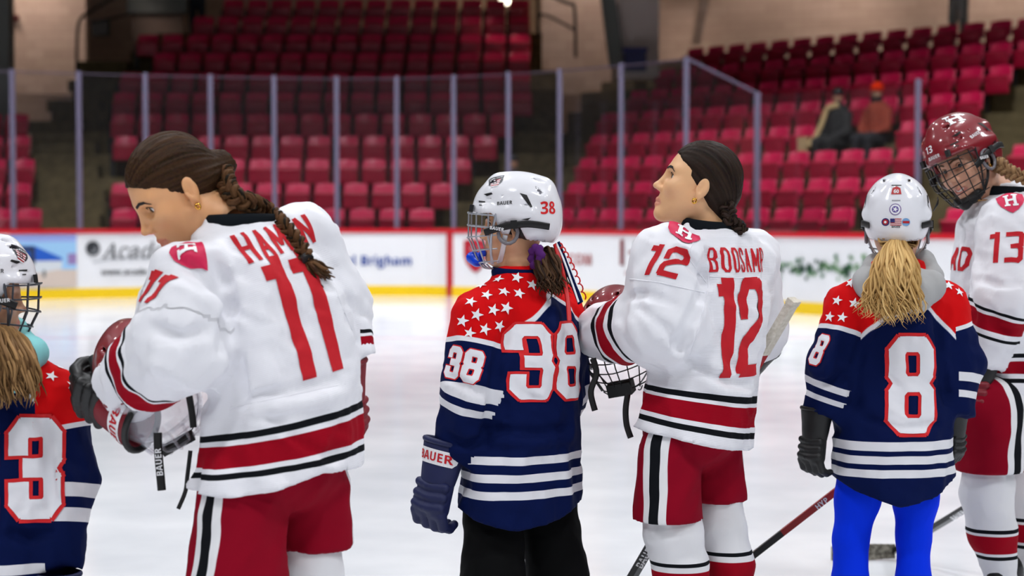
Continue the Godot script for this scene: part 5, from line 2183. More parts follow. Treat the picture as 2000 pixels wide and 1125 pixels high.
# the caged youth in profile, number 38
func youth_caged():
	var w := new_person("youth skater in navy number 38 jersey with a white caged helmet in profile", 5.4, 40, 1010)
	var D: float = w.D
	var q := func(px, py, d): return pt(px, py, D + d)
	w.rings = [[522, 1012, .0, .062, .055], [540, 1014, .0, .085, .07], [565, 1018, .0, .125, .095], [600, 1026, .0, .152, .115], [640, 1034, .0, .158, .125], [700, 1040, .0, .158, .128], [770, 1038, .0, .160, .13], [850, 1028, .0, .178, .14], [920, 1018, .0, .195, .15], [1030, 1012, .0, .205, .155]]
	w.arms = [[q.call(946, 622, -.09), q.call(922, 765, -.13), q.call(886, 888, -.10), .092, .080, .058], [q.call(1090, 610, .10), q.call(1098, 760, .16), q.call(1060, 860, .22), .08, .07, .055]]
	w.hem = [[880, 972], [930, 1000], [1010, 1019], [1090, 1005], [1140, 978]]
	w.hem_top = 930
	w.v0 = 520
	w.v1 = 1040
	w.seed = 14
	w.wrinkle = .0055
	w.folds = [[.016, -.25, [992, 640], [972, 720], [962, 800], [946, 880]], [.010, -.35, [948, 838], [1050, 845], [1130, 832]], [.008, -.4, [880, 735], [920, 760], [955, 770]], [.009, .4, [960, 860], [1050, 866], [1125, 855]], [.008, -.4, [870, 850], [910, 870], [940, 860]]]
	var tex := youth_torso(520, 1040, 566, 480, [[878, 894], [911, 927], [943, 959]])
	var sl := youth_sleeve(.17, [[.475, .53], [.585, .645]])
	var j := jersey(w, tex, [sl, sl], w.base)
	var jn := part("jersey", j[0], null, w.node)
	var f: Field = j[1]
	number(f, w, 1078, 707, [["b3", -.100, .105], ["b8", .020, .115]], .212, .033, -w.fwd, Vector3(.03, 1, 0), true, jn)
	number(f, w, 902, 711, [["b3", -.053, .05], ["b8", .004, .05]], .092, .018, Vector3.ZERO, Vector3(.18, .97, 0), true, jn)
	for s in [[468, 695], [355, 708], [388, 782], [283, 803], [480, 792], [250, 745], [186, 843], [405, 880], [325, 893], [223, 922], [135, 960], [360, 990], [272, 1010], [180, 1035], [560, 740]]:
		sew("star", f, w, 860 + s[0] / 3.127, 320 + s[1] / 3.127, star_tris(Vector2.ZERO, .0185, .2), M.white_print, jn, Vector3.ZERO, Vector3(.1, .9, -.3), .003, .014)
	# black trousers
	for l in [[q.call(966, 980, -.03), q.call(962, 1120, -.06), q.call(960, 1330, -.04)], [q.call(1066, 980, .08), q.call(1088, 1120, .07), q.call(1112, 1300, .08)]]:
		part("trouser_leg", legging([[l[0], .088], [l[1], .088], [l[2], .075]], w.base, M.black_cloth, 1, 0, .007, .09), null, w.node)
	skate(w.node, q.call(960, 1320, -.04), w.fwd, M.black)
	skate(w.node, q.call(1112, 1310, .08), w.fwd, M.black)
	var hx := head_at(1006, 446, D, dir_of(6, 0), .0, .93)
	var nb := q.call(1010, 545, .0)
	var hf := head_field(hx.affine_inverse() * nb)
	var trunk := trunk_field({hips = q.call(1012, 960, 0), chest = q.call(1030, 650, 0), neck = nb, arms = w.arms.map(func(a): return a.slice(0, 3)), legs = [[q.call(958, 980, -.05), q.call(962, 1120, -.06), q.call(960, 1330, -.04)], [q.call(1070, 980, .08), q.call(1088, 1120, .07), q.call(1112, 1300, .08)]]})
	part("body", body_mesh(hf, hx, trunk, w.base, Color(.74, .40, .22)), M.skin, w.node)
	eyes(w.node, hx, Color(.05, .03, .02))
	brows(w.node, hx, hf, M.brow_dark)
	var look := {shell = M.shell_white, cage = M.cage_grey, grid = "cage_wide", ear = M.clear_grey, strap = M.white_plastic, print = M.black}
	var h := helmet_on(w.node, hx, look)
	helmet_badge(h, Vector3(.055, .145, .055), Vector3(.6, .75, .3))
	helmet_number(h)
	var mg := Field.new(Vector3(-.04, -.13, .06), Vector3(.04, -.05, .17), .004)
	mg.cap(Vector3(-.02, -.078, .10), Vector3(.02, -.078, .10), .012, .012, .01)
	mg.ell(Vector3(.004, -.092, .132), Vector3(.02, .02, .022), Basis.IDENTITY, .01)
	mg.ell(Vector3(.012, -.105, .118), Vector3(.018, .016, .02), Basis.IDENTITY, .008)
	mg.mesh()
	part("mouthguard", mg.plain(), mat(Color(.0, .26, .85), .3), w.node, Transform3D(hx.basis, hx.origin - w.base))
	collar(w, q.call(1012, 533, .0), .075, .068, .004, .015, M.navy)
	# hair below the helmet, tied with a purple scrunchie, ribbons
	var r0 := hx * Vector3(.0, -.06, -.105)
	var p := func(px, py, d): return q.call(px, py, d) - w.base
	part("ponytail", locks([p.call(1046, 488, -.05), p.call(1072, 484, -.02)], [p.call(1060, 562, -.14), p.call(1106, 572, -.11)], [p.call(1056, 530, -.11), p.call(1092, 530, -.08)], .0042, .008, 260, Color(.022, .012, .008), Color(.11, .058, .032), 5), M.strand, w.node)
	var sc := PackedVector3Array()
	var cc: Vector3 = p.call(1048, 502, -.085)
	for k in 31:
		var a := TAU * k / 30.0
		sc.append(cc + Vector3(cos(a) * .012, sin(a) * .026, sin(a) * .006 + cos(a) * .016) + Vector3(sin(a * 7.0), cos(a * 7.0), 0) * .003)
	part("scrunchie", tube(sc, .0125, 8), cloth(Color(.33, .15, .42)), w.node)
	var rib := [[[1084, 476], [1096, 520], [1108, 580], [1112, 626], M.ribbon_red, .007], [[1088, 474], [1104, 515], [1122, 560], [1134, 592], M.navy, .009], [[1092, 474], [1108, 510], [1126, 555], [1138, 590], M.white_print, .003], [[1086, 474], [1100, 505], [1118, 555], [1130, 590], M.white_print, .003]]
	for r in rib:
		var pts: Array = []
		for k in 4:
			pts.append(p.call(r[k][0], r[k][1], -.06 - .04 * k))
		part("ribbon", tube(smooth_path(pts, 6), r[5], 6, .15, Vector3(-.3, 0, 1)), r[4], w.node)
	var curl := PackedVector3Array()
	for k in 60:
		var t := k / 59.0
		curl.append(p.call(lerpf(1094, 1142, t), lerpf(478, 582, t * t * .4 + t * .6), -.075 - .05 * t) + Vector3(sin(k * .9), cos(k * .9), 0) * .005)
	part("ribbon", tube(curl, .0022, 5), M.ribbon_red, w.node)
	glove(w.node, "glove", q.call(858, 928, -.10), Vector3(-.22, -.97, .05), Vector3(-.55, .1, .8), 1.0, {hand = M.navy_glove, cuff = M.navy_glove, band = M.white_print, letter = M.red_print}, .95, .75)

func helmet_badge(h: Node3D, at: Vector3, out: Vector3):
	var hp := helmet_proto()
	var z := out.normalized()
	var x := Vector3(0, 0, -1) if z.x > 0 else Vector3(0, 0, 1)
	x = (x - z * z.dot(x)).normalized()
	var b := Transform3D(Basis(x, z.cross(x), z), at)
	var put := func(called, tris, lift, m): part(called, conform(hp.field, tris, b, lift, Vector3.ZERO, .008, .05), m, h)
	put.call("badge", poly_tris(shield(.052, .054)), .0012, mat(Color(.06, .05, .11), .4))
	for k in 4:
		put.call("badge_stripe", rect_tris(.036 - k * .004, .0048, Vector2(0, .004 - k * .0085)), .002, mat(Color(.62, .08, .14), .4))
		put.call("badge_stripe", rect_tris(.036 - k * .004, .0034, Vector2(0, -.0002 - k * .0085)), .002, M.white_print)
	put.call("badge_lettering", text_tris("Americans", .0065).map(func(t): return t.map(func(q): return q + Vector2(0, .016))), .0022, M.white_print)
	put.call("badge_lettering", text_tris("B", .020, false, true).map(func(t): return t.map(func(q): return q + Vector2(0, -.006))), .0028, mat(Color(.06, .05, .11), .4))

func helmet_number(h: Node3D):
	var hp := helmet_proto()
	var b := Transform3D(Basis(Vector3(-.75, 0, -.66).normalized(), Vector3(-.1, 1, .1).normalized(), Vector3(.66, .1, -.75).normalized()).orthonormalized(), Vector3(.068, .062, -.105))
	part("shell_number", conform(hp.field, text_tris("38", .038), b, .0014, Vector3.ZERO, .008, .06), M.digit_red, h)

# the youth seen from behind with long fair hair, number 8
func youth_ponytail():
	var w := new_person("youth skater in navy number 8 jersey and blue leggings with long fair ponytail", 5.6, 80, 1740)
	var D: float = w.D
	var q := func(px, py, d): return pt(px, py, D + d)
	w.rings = [[510, 1752, .0, .08, .07], [530, 1752, .0, .105, .085], [555, 1752, .0, .135, .10], [590, 1752, .0, .155, .115], [650, 1752, .0, .162, .12], [720, 1750, .0, .168, .125], [800, 1747, .0, .176, .13], [880, 1745, .0, .180, .135], [1000, 1744, .0, .186, .14]]
	w.arms = [[q.call(1664, 605, -.01), q.call(1628, 735, -.04), q.call(1607, 798, -.03), .080, .078, .058], [q.call(1838, 600, .02), q.call(1868, 715, .02), q.call(1866, 800, .0), .078, .072, .055]]
	w.hem = [[1620, 925], [1660, 950], [1740, 978], [1810, 962], [1864, 930]]
	w.hem_top = 890
	w.v0 = 500
	w.v1 = 1000
	w.seed = 19
	w.wrinkle = .005
	w.folds = [[.015, -.25, [1694, 630], [1674, 710], [1668, 810]], [.012, -.25, [1832, 630], [1842, 720], [1850, 800]], [.008, -.4, [1592, 752], [1630, 742], [1660, 720]], [.008, -.4, [1690, 820], [1760, 838], [1850, 825]], [.008, .4, [1640, 640], [1625, 700], [1610, 740]]]
	var tex := youth_torso(500, 1000, 560, 620, [[853, 871], [880, 896], [906, 922]])
	var sl := youth_sleeve(.17, [[.60, .70], [.80, .88]])
	var j := jersey(w, tex, [sl, sl], w.base)
	var jn := part("jersey", j[0], null, w.node)
	var f: Field = j[1]
	number(f, w, 1783, 752, [["b8", -.07, .14]], .285, .046, -w.fwd, Vector3(.01, 1, 0), true, jn)
	number(f, w, 1603, 684, [["b8", -.03, .05]], .088, .017, Vector3(-.8, 0, .6), Vector3(.22, .97, 0), true, jn)
	for s in [[308, 828], [247, 908], [325, 920], [212, 982], [270, 985], [805, 868], [757, 838]]:
		sew("star", f, w, 1530 + s[0] / 2.344, 200 + s[1] / 2.344, star_tris(Vector2.ZERO, .017, .2), M.white_print, jn, Vector3.ZERO, Vector3(.1, .9, -.3), .003, .014)
	for l in [[q.call(1688, 900, .0), q.call(1662, 1050, .0), q.call(1658, 1290, .03), .08, .052], [q.call(1792, 900, .0), q.call(1784, 1050, .0), q.call(1784, 1290, .0), .08, .05]]:
		part("legging", legging([[l[0], l[3]], [l[0].lerp(l[1], .5), .066], [l[1], l[4]], [l[1].lerp(l[2], .35), l[4] * 1.02], [l[2], .036]], w.base, M.blue_legging, 1, 0, .0015, .1), null, w.node)
	skate(w.node, q.call(1658, 1290, .03), w.fwd, M.black)
	skate(w.node, q.call(1784, 1290, .0), w.fwd, M.black)
	var hx := head_at(1752, 446, D, dir_of(104, -2), .0, .93)
	var nb := q.call(1752, 530, .0)
	var hf := head_field(hx.affine_inverse() * nb, {cell = .006})
	var trunk := trunk_field({hips = q.call(1744, 930, 0), chest = q.call(1750, 640, 0), neck = nb, arms = w.arms.map(func(a): return a.slice(0, 3)), legs = [[q.call(1690, 950, 0), q.call(1662, 1050, 0), q.call(1658, 1290, .03)], [q.call(1790, 950, 0), q.call(1784, 1050, 0), q.call(1784, 1290, 0)]]})
	part("body", body_mesh(hf, hx, trunk, w.base, Color(.66, .36, .22)), M.skin, w.node)
	eyes(w.node, hx, Color(.05, .05, .06))
	var h := helmet_on(w.node, hx, {shell = M.shell_white, cage = M.cage_grey, grid = "cage_wide", ear = M.clear_grey, strap = M.white_plastic, print = M.black})
	back_stickers(h, hx, w)
	# hood of the sweatshirt lying on the shoulders
	var lo: Vector3 = q.call(1630, 640, .25)
	var hi: Vector3 = q.call(1880, 470, -.3)
	var g := Field.new(lo.min(hi) - Vector3.ONE * .02, lo.max(hi) + Vector3.ONE * .02, .0075)
	var ring := [[1690, 545, -.05], [1712, 520, .05], [1752, 508, .09], [1800, 512, .06], [1822, 540, -.03]]
	for k in 4:
		g.cap(q.call(ring[k][0], ring[k][1], ring[k][2]), q.call(ring[k + 1][0], ring[k + 1][1], ring[k + 1][2]), .035, .035, .02)
	g.cap(q.call(1700, 555, -.09), q.call(1745, 578, -.14), .05, .055, .03)
	g.cap(q.call(1745, 578, -.14), q.call(1815, 560, -.10), .055, .052, .03)
	g.cap(q.call(1760, 540, -.09), q.call(1790, 575, -.13), .05, .05, .03)
	var n := FastNoiseLite.new()
	n.frequency = 1.0
	n.seed = 6
	g.rough(n, .006, Basis.from_scale(Vector3(12, 6, 12)))
	g.mesh()
	part("hood", g.plain(w.base), M.grey_hood, w.node)
	var p := func(px, py, d): return q.call(px, py, d) - w.base
	part("ponytail", locks([p.call(1738, 468, -.10), p.call(1764, 468, -.10)], [p.call(1680, 606, -.235), p.call(1735, 622, -.25)], [p.call(1705, 540, -.21), p.call(1780, 535, -.21)], .0042, .015, 180, Color(.34, .19, .06), Color(.70, .46, .19), 8), M.strand, w.node)
	part("ponytail", locks([p.call(1740, 466, -.10), p.call(1766, 466, -.10)], [p.call(1722, 622, -.255), p.call(1796, 612, -.24)], [p.call(1715, 535, -.225), p.call(1788, 530, -.21)], .0042, .015, 280, Color(.34, .19, .06), Color(.74, .50, .21), 18), M.strand, w.node)
	part("hair_tie", tube(line([p.call(1741, 462, -.095), p.call(1762, 462, -.095)]), .017, 10), M.black, w.node)
	var nape := locks([p.call(1712, 458, -.05), p.call(1788, 460, -.03)], [p.call(1738, 474, -.09), p.call(1768, 476, -.09)], [p.call(1718, 474, -.08), p.call(1785, 478, -.06)], .004, .002, 90, Color(.26, .14, .05), Color(.5, .31, .12), 2)
	part("nape_hair", nape, M.strand, w.node)
	glove(w.node, "glove", q.call(1592, 846, -.03), Vector3(-.10, -1, .05), Vector3(-.75, .0, .65), 1.0, {hand = M.black_glove, cuff = M.black_glove}, .72, .6)
	glove(w.node, "glove", q.call(1866, 842, .05), Vector3(.0, -1, -.1), Vector3(.75, .0, .65), -1.0, {hand = M.black_glove, cuff = M.black_glove}, .62, .6)

func back_stickers(h: Node3D, _hx: Transform3D, _w: Dictionary):
	var hp := helmet_proto()
	var put := func(called, tris, x, y, lift, m):
		part(called, conform(hp.field, tris.map(func(t): return t.map(func(q): return q + Vector2(x, y))), Transform3D(Basis(Vector3.LEFT, Vector3.UP, Vector3.FORWARD), Vector3(0, .05, -.14)), lift, Vector3.ZERO, .008, .08), m, h)
	var disc := func(r):
		var out: Array = []
		for k in 20:
			out.append([Vector2.ZERO, Vector2(cos(TAU * k / 20), sin(TAU * k / 20)) * r, Vector2(cos(TAU * (k + 1) / 20), sin(TAU * (k + 1) / 20)) * r])
		return out
	var red := mat(Color(.70, .10, .12), .4)
	var blue := mat(Color(.16, .16, .42), .4)
	put.call("sticker", disc.call(.0185), .0, .006, .0012, mat(Color(.50, .42, .62), .4))
	put.call("sticker_face", disc.call(.0155), .0, .006, .0020, M.white_print)
	put.call("sticker_mark", disc.call(.0105), .0, .006, .0028, mat(Color(.42, .36, .62), .4))
	put.call("sticker_mark", star_tris(Vector2.ZERO, .009, .3), .0, .006, .0036, M.white_print)
	put.call("sticker", disc.call(.0125), -.030, -.034, .0012, blue)
	put.call("sticker_mark", disc.call(.0085), -.030, -.034, .0020, red)
	put.call("sticker_mark", disc.call(.004), -.030, -.034, .0028, M.white_print)
	put.call("sticker", rect_tris(.034, .022), .002, -.034, .0012, M.white_print)
	for k in 4:
		put.call("sticker_stripe", rect_tris(.034, .0028), .002, -.0245 - k * .0062, .0020, red)
	put.call("sticker_field", rect_tris(.014, .012), -.008, -.029, .0028, blue)
	put.call("sticker", disc.call(.0125), .033, -.034, .0012, mat(Color(.45, .62, .80), .4))
	put.call("sticker_mark", rect_tris(.020, .007), .033, -.034, .0020, red)
	put.call("sticker", poly_tris(PackedVector2Array([Vector2(-.016, -.008), Vector2(.016, -.008), Vector2(.012, .012), Vector2(0, .018), Vector2(-.012, .012)])), .002, .062, .0012, red)
	put.call("sticker_lettering", text_tris("60", .011), .002, .063, .0022, M.white_print)
	put.call("sticker_bar", rect_tris(.030, .003), .002, .083, .0012, M.black)
	put.call("sticker_bar", rect_tris(.026, .004), .002, .034, .0012, mat(Color(.6, .6, .62), .4))
	put.call("shell_lettering", text_tris("BAUER", .006), .002, -.049, .0014, M.black)

# the helmeted player smiling at the youth, number 13
func player_caged():
	var w := new_person("player in crimson caged helmet and white number 13 jersey, smiling down", 6.15, -18, 1965)
	var D: float = w.D
	var q := func(px, py, d): return pt(px, py, D + d)
	w.rings = [[362, 1966, .02, .07, .06], [378, 1966, .02, .105, .08], [400, 1964, .01, .145, .10], [440, 1960, .0, .175, .13], [510, 1957, .0, .18, .148], [600, 1960, .0, .18, .15], [700, 1966, .0, .185, .155], [800, 1968, .0, .20, .165]]
	w.arms = [[q.call(1972, 440, -.16), q.call(1958, 585, -.22), q.call(1916, 700, -.17), .098, .098, .070], [q.call(1985, 430, .18), q.call(1975, 590, .25), q.call(1930, 680, .2), .09, .09, .07]]
	w.hem = [[1850, 768], [2100, 768]]
	w.hem_top = 740
	w.v0 = 350
	w.v1 = 800
	w.seed = 27
	w.wrinkle = .006
	w.folds = [[.014, -.3, [1893, 470], [1895, 560], [1900, 640]], [.008, -.4, [1912, 545], [1950, 556], [2000, 552]], [.009, -.4, [1930, 600], [1950, 640], [1990, 650]]]
	var black := INK
	var tex := team_bands(350, 800, [[682, 690, black], [697, 721, CRIMSON], [730, 738, black]])
	var sl := cloth_tex(stripes(1024, [[.56, .585, black], [.61, .73, CRIMSON], [.77, .795, black]], SHIRT))
	var j := jersey(w, tex, [sl, sl], w.base)
	var jn := part("jersey", j[0], null, w.node)
	var f: Field = j[1]
	number(f, w, 1962, 482, [["1", -.050, .034, .08], ["3", -.002, .055, .08]], .1, .015, Vector3.ZERO, Vector3(-.02, 1, 0), false, jn)
	patch(f, w, 1974, 392, .082, .088, Vector3(-.1, 1, -.35), jn)
	sew("chest_letters", f, w, 1873, 505, word_tris("AD", Vector2(-.06, -.04), .05, .08, .014, .012), M.red_print, jn, Vector3(-.75, .1, .65), Vector3(.12, 1, 0), .002)
	var legs := [[q.call(1932, 800, -.12), q.call(1934, 905, -.13), .118, .108, pt(1934, 910, D).y], [q.call(2010, 800, .1), q.call(2012, 900, .1), .11, .10, pt(2012, 905, D).y]]
	part("pants", pants(w, legs, [q.call(1965, 775, 0), Vector3(.175, .12, .15)], w.base, M.crimson, pants_tex()), null, w.node)
	var y0 := pt(0, 905, D).y
	var y1 := pt(0, 1200, D).y
	var st := sock_tex([[.38, .405, black], [.42, .54, CRIMSON], [.56, .585, black]])
	part("sock", legging([[q.call(1930, 880, -.12), .085], [q.call(1928, 960, -.12), .083], [q.call(1938, 1040, -.12), .074], [q.call(1955, 1120, -.1), .052]], w.base, st, y0, y1, .006, .19), null, w.node)
	part("sock", legging([[q.call(2010, 880, .1), .085], [q.call(2012, 960, .1), .083], [q.call(2010, 1040, .1), .072], [q.call(2008, 1110, .1), .05]], w.base, st, y0, y1, .006, .19), null, w.node)
	skate(w.node, q.call(1958, 1120, -.1), Vector3(-.5, 0, .5), M.black)
	skate(w.node, q.call(2010, 1110, .1), w.fwd, M.black)
	var hx := head_at(1887, 322, D, dir_of(-42, -18), .34, 1.0)
	var nb := q.call(1962, 388, .02)
	var hf := head_field(hx.affine_inverse() * nb, {smile = 1.0})
	var trunk := trunk_field({hips = q.call(1968, 780, 0), chest = q.call(1960, 520, 0), neck = nb, arms = w.arms.map(func(a): return a.slice(0, 3)), legs = [[legs[0][0], q.call(1930, 960, -.12), q.call(1956, 1120, -.1)], [legs[1][0], q.call(2012, 960, .1), q.call(2010, 1110, .1)]]})
	part("body", body_mesh(hf, hx, trunk, w.base, Color(.70, .38, .25)), M.skin, w.node)
	eyes(w.node, hx, Color(.07, .08, .09))
	brows(w.node, hx, hf, M.brow_fair)
	var teeth := new_st()
	tube_into(teeth, smooth_path([Vector3(-.019, -.060, .0785), Vector3(0, -.0655, .0875), Vector3(.019, -.060, .0785)], 5), .0048, 8)
	part("teeth", teeth.commit(), M.tooth, w.node, Transform3D(hx.basis, hx.origin - w.base))
	var h := helmet_on(w.node, hx, {shell = M.shell_red, cage = M.black, ear = M.clear_grey, print = M.white_print})
	var hp := helmet_proto()
	var b := Transform3D(Basis(Vector3(1, 0, -.35).normalized(), Vector3(0, 1, -.3).normalized(), Vector3(.35, .3, 1).normalized()).orthonormalized(), Vector3(.04, .105, .12))
	part("shell_number", conform(hp.field, text_tris("13", .022), Transform3D(Basis.IDENTITY, Vector3(-.012, .098, .13)), .0014, Vector3.ZERO, .008, .06), M.white_print, h)
	part("shell_letter", conform(hp.field, serif_h(.06, .05), Transform3D(Basis(Vector3(.5, .0, -.85).normalized(), Vector3(-.55, .7, -.3).normalized(), Vector3(.6, .72, .35).normalized()).orthonormalized(), Vector3(.05, .15, .02)), .0014, Vector3.ZERO, .008, .06), M.white_print, h)
	var cup := Field.new(Vector3(-.07, -.14, .03), Vector3(.07, -.07, .13), .006)
	cup.cap(Vector3(-.045, -.098, .065), Vector3(0, -.112, .098), .016, .018, .01)
	cup.cap(Vector3(.045, -.098, .065), Vector3(0, -.112, .098), .016, .018, .01)
	cup.mesh()
	part("chin_cup", cup.plain(), M.black, h)
	collar(w, q.call(1966, 376, .02), .10, .085, .004, .018, M.collar)
	earring(w, hx)
	var chain := PackedVector3Array()
	for k in 15:
		var a := lerpf(-.2, PI + .2, k / 14.0)
		chain.append(q.call(1958, 384, .0) + w.right * cos(a) * .085 + w.fwd * sin(a) * .085 + Vector3(0, -.012 * sin(a), 0) - w.base)
	part("necklace", tube(chain, .0018, 6), M.gold, w.node)
	var bp: Array = [hx * Vector3(.01, -.05, -.115), q.call(1952, 322, -.06), q.call(1972, 336, -.12), q.call(1992, 344, -.16), q.call(2014, 356, -.18), q.call(2030, 400, -.2)]
	part("braid", braid(smooth_path(bp.map(func(p): return p - w.base), 6), .020, .016, .07, Vector3(.3, .9, .1), Color(.14, .075, .035), Color(.36, .22, .11)), M.strand, w.node)
	var dangle := smooth_path([hx * Vector3(-.088, -.06, .10) - w.base, q.call(1832, 395, -.1) - w.base, q.call(1823, 412, -.1) - w.base], 4)
	part("loose_strap", tube(dangle, .009, 8, .2, Vector3(1, 0, .5)), M.black, w.node)
	glove(w.node, "glove", q.call(1912, 735, -.17), Vector3(-.25, -1, .1), Vector3(-.6, .0, .7), 1.0, {hand = M.crimson_glove, cuff = M.black}, .85, .6)

# the youth cut by the edge of the frame, number 23
func youth_edge():
	var w := new_person("youth skater in navy number 23 jersey with mint hood and brown hair", 4.7, 84, -5)
	var D: float = w.D
	var q := func(px, py, d): return pt(px, py, D + d)
	w.rings = [[668, -8, .0, .08, .07], [690, -8, .0, .11, .085], [720, -8, .0, .145, .10], [770, -8, .0, .165, .118], [850, -8, .0, .165, .125], [950, -8, .0, .17, .13], [1060, -10, .0, .185, .14], [1200, -10, .0, .195, .15]]
	w.arms = [[q.call(-110, 790, .0), q.call(-140, 940, .0), q.call(-130, 1060, -.02), .08, .076, .058], [q.call(98, 785, -.01), q.call(126, 930, -.02), q.call(120, 1100, -.06), .082, .076, .050]]
	w.hem = [[-200, 1180], [200, 1180]]
	w.hem_top = 1150
	w.v0 = 660
	w.v1 = 1220
	w.seed = 31
	w.wrinkle = .005
	w.folds = [[.014, -.25, [84, 810], [92, 900], [99, 1010]], [.008, -.4, [20, 1040], [60, 1050], [110, 1035]]]
	var tex := youth_torso(660, 1220, 700, 620, [[1084, 1104], [1118, 1138], [1150, 1170]])
	var sl := youth_sleeve(.17, [[.55, .63], [.69, .77]])
	var j := jersey(w, tex, [sl, sl], w.base)
	var jn := part("jersey", j[0], null, w.node)
	var f: Field = j[1]
	number(f, w, 72, 915, [["b3", -.068, .128], ["b2", -.225, .128]], .25, .048, -w.fwd, Vector3.UP, true, jn)
	for s in [[165, 485], [190, 457], [228, 515], [280, 566]]:
		sew("star", f, w, s[0] / 1.6423, 440 + s[1] / 1.6423, star_tris(Vector2.ZERO, .016, .2), M.white_print, jn, Vector3.ZERO, Vector3(.1, .9, -.3), .003, .014)
	for l in [[q.call(-60, 1200, 0), q.call(-62, 1330, 0), q.call(-64, 1460, 0)], [q.call(52, 1200, 0), q.call(54, 1330, 0), q.call(56, 1460, 0)]]:
		part("trouser_leg", legging([[l[0], .085], [l[1], .075], [l[2], .06]], w.base, M.black_cloth, 1, 0, .004, .09), null, w.node)
		skate(w.node, l[2], w.fwd, M.black)
	var hx := head_at(-30, 582, D, dir_of(165, -4), .0, .93)
	var nb := q.call(-8, 690, .0)
	var hf := head_field(hx.affine_inverse() * nb, {cell = .006})
	var trunk := trunk_field({hips = q.call(-8, 1160, 0), chest = q.call(-8, 820, 0), neck = nb, arms = w.arms.map(func(a): return a.slice(0, 3)), legs = [[q.call(-60, 1200, 0), q.call(-62, 1330, 0), q.call(-64, 1460, 0)], [q.call(52, 1200, 0), q.call(54, 1330, 0), q.call(56, 1460, 0)]]})
	part("body", body_mesh(hf, hx, trunk, w.base, Color(.66, .36, .22)), M.skin, w.node)
	eyes(w.node, hx, Color(.05, .04, .03))
	var h := helmet_on(w.node, hx, {shell = M.shell_white, cage = M.cage_dark, grid = "cage_wide", ear = M.clear_grey, strap = M.white_plastic, print = M.black})
	helmet_badge(h, Vector3(-.05, .125, .085), Vector3(-.62, .5, .6))
	var lo: Vector3 = q.call(-110, 760, .25)
	var hi: Vector3 = q.call(130, 600, -.25)
	var g := Field.new(lo.min(hi), lo.max(hi), .009)
	for e in [[-70, 690, -.06, -40, 655, .08], [-40, 655, .08, 25, 650, .08], [25, 650, .08, 62, 690, -.04], [62, 690, -.04, 20, 735, -.12], [20, 735, -.12, -60, 730, -.12], [-60, 730, -.12, -70, 690, -.06]]:
		g.cap(q.call(e[0], e[1], e[2]), q.call(e[3], e[4], e[5]), .036, .036, .03)
	g.mesh()
	part("hood", g.plain(w.base), M.mint_hood, w.node)
	var p := func(px, py, d): return q.call(px, py, d) - w.base
	part("ponytail", locks([p.call(-40, 630, -.09), p.call(25, 640, -.06)], [p.call(-30, 790, -.19), p.call(72, 772, -.18)], [p.call(-30, 710, -.19), p.call(60, 700, -.17)], .0045, .009, 330, Color(.09, .045, .018), Color(.36, .21, .09), 14), M.strand, w.node)
	glove(w.node, "glove", q.call(116, 1180, -.07), Vector3(.0, -1, -.05), Vector3(.4, .0, .9), -1.0, {hand = M.navy_glove, cuff = M.navy_glove}, .75, .5)

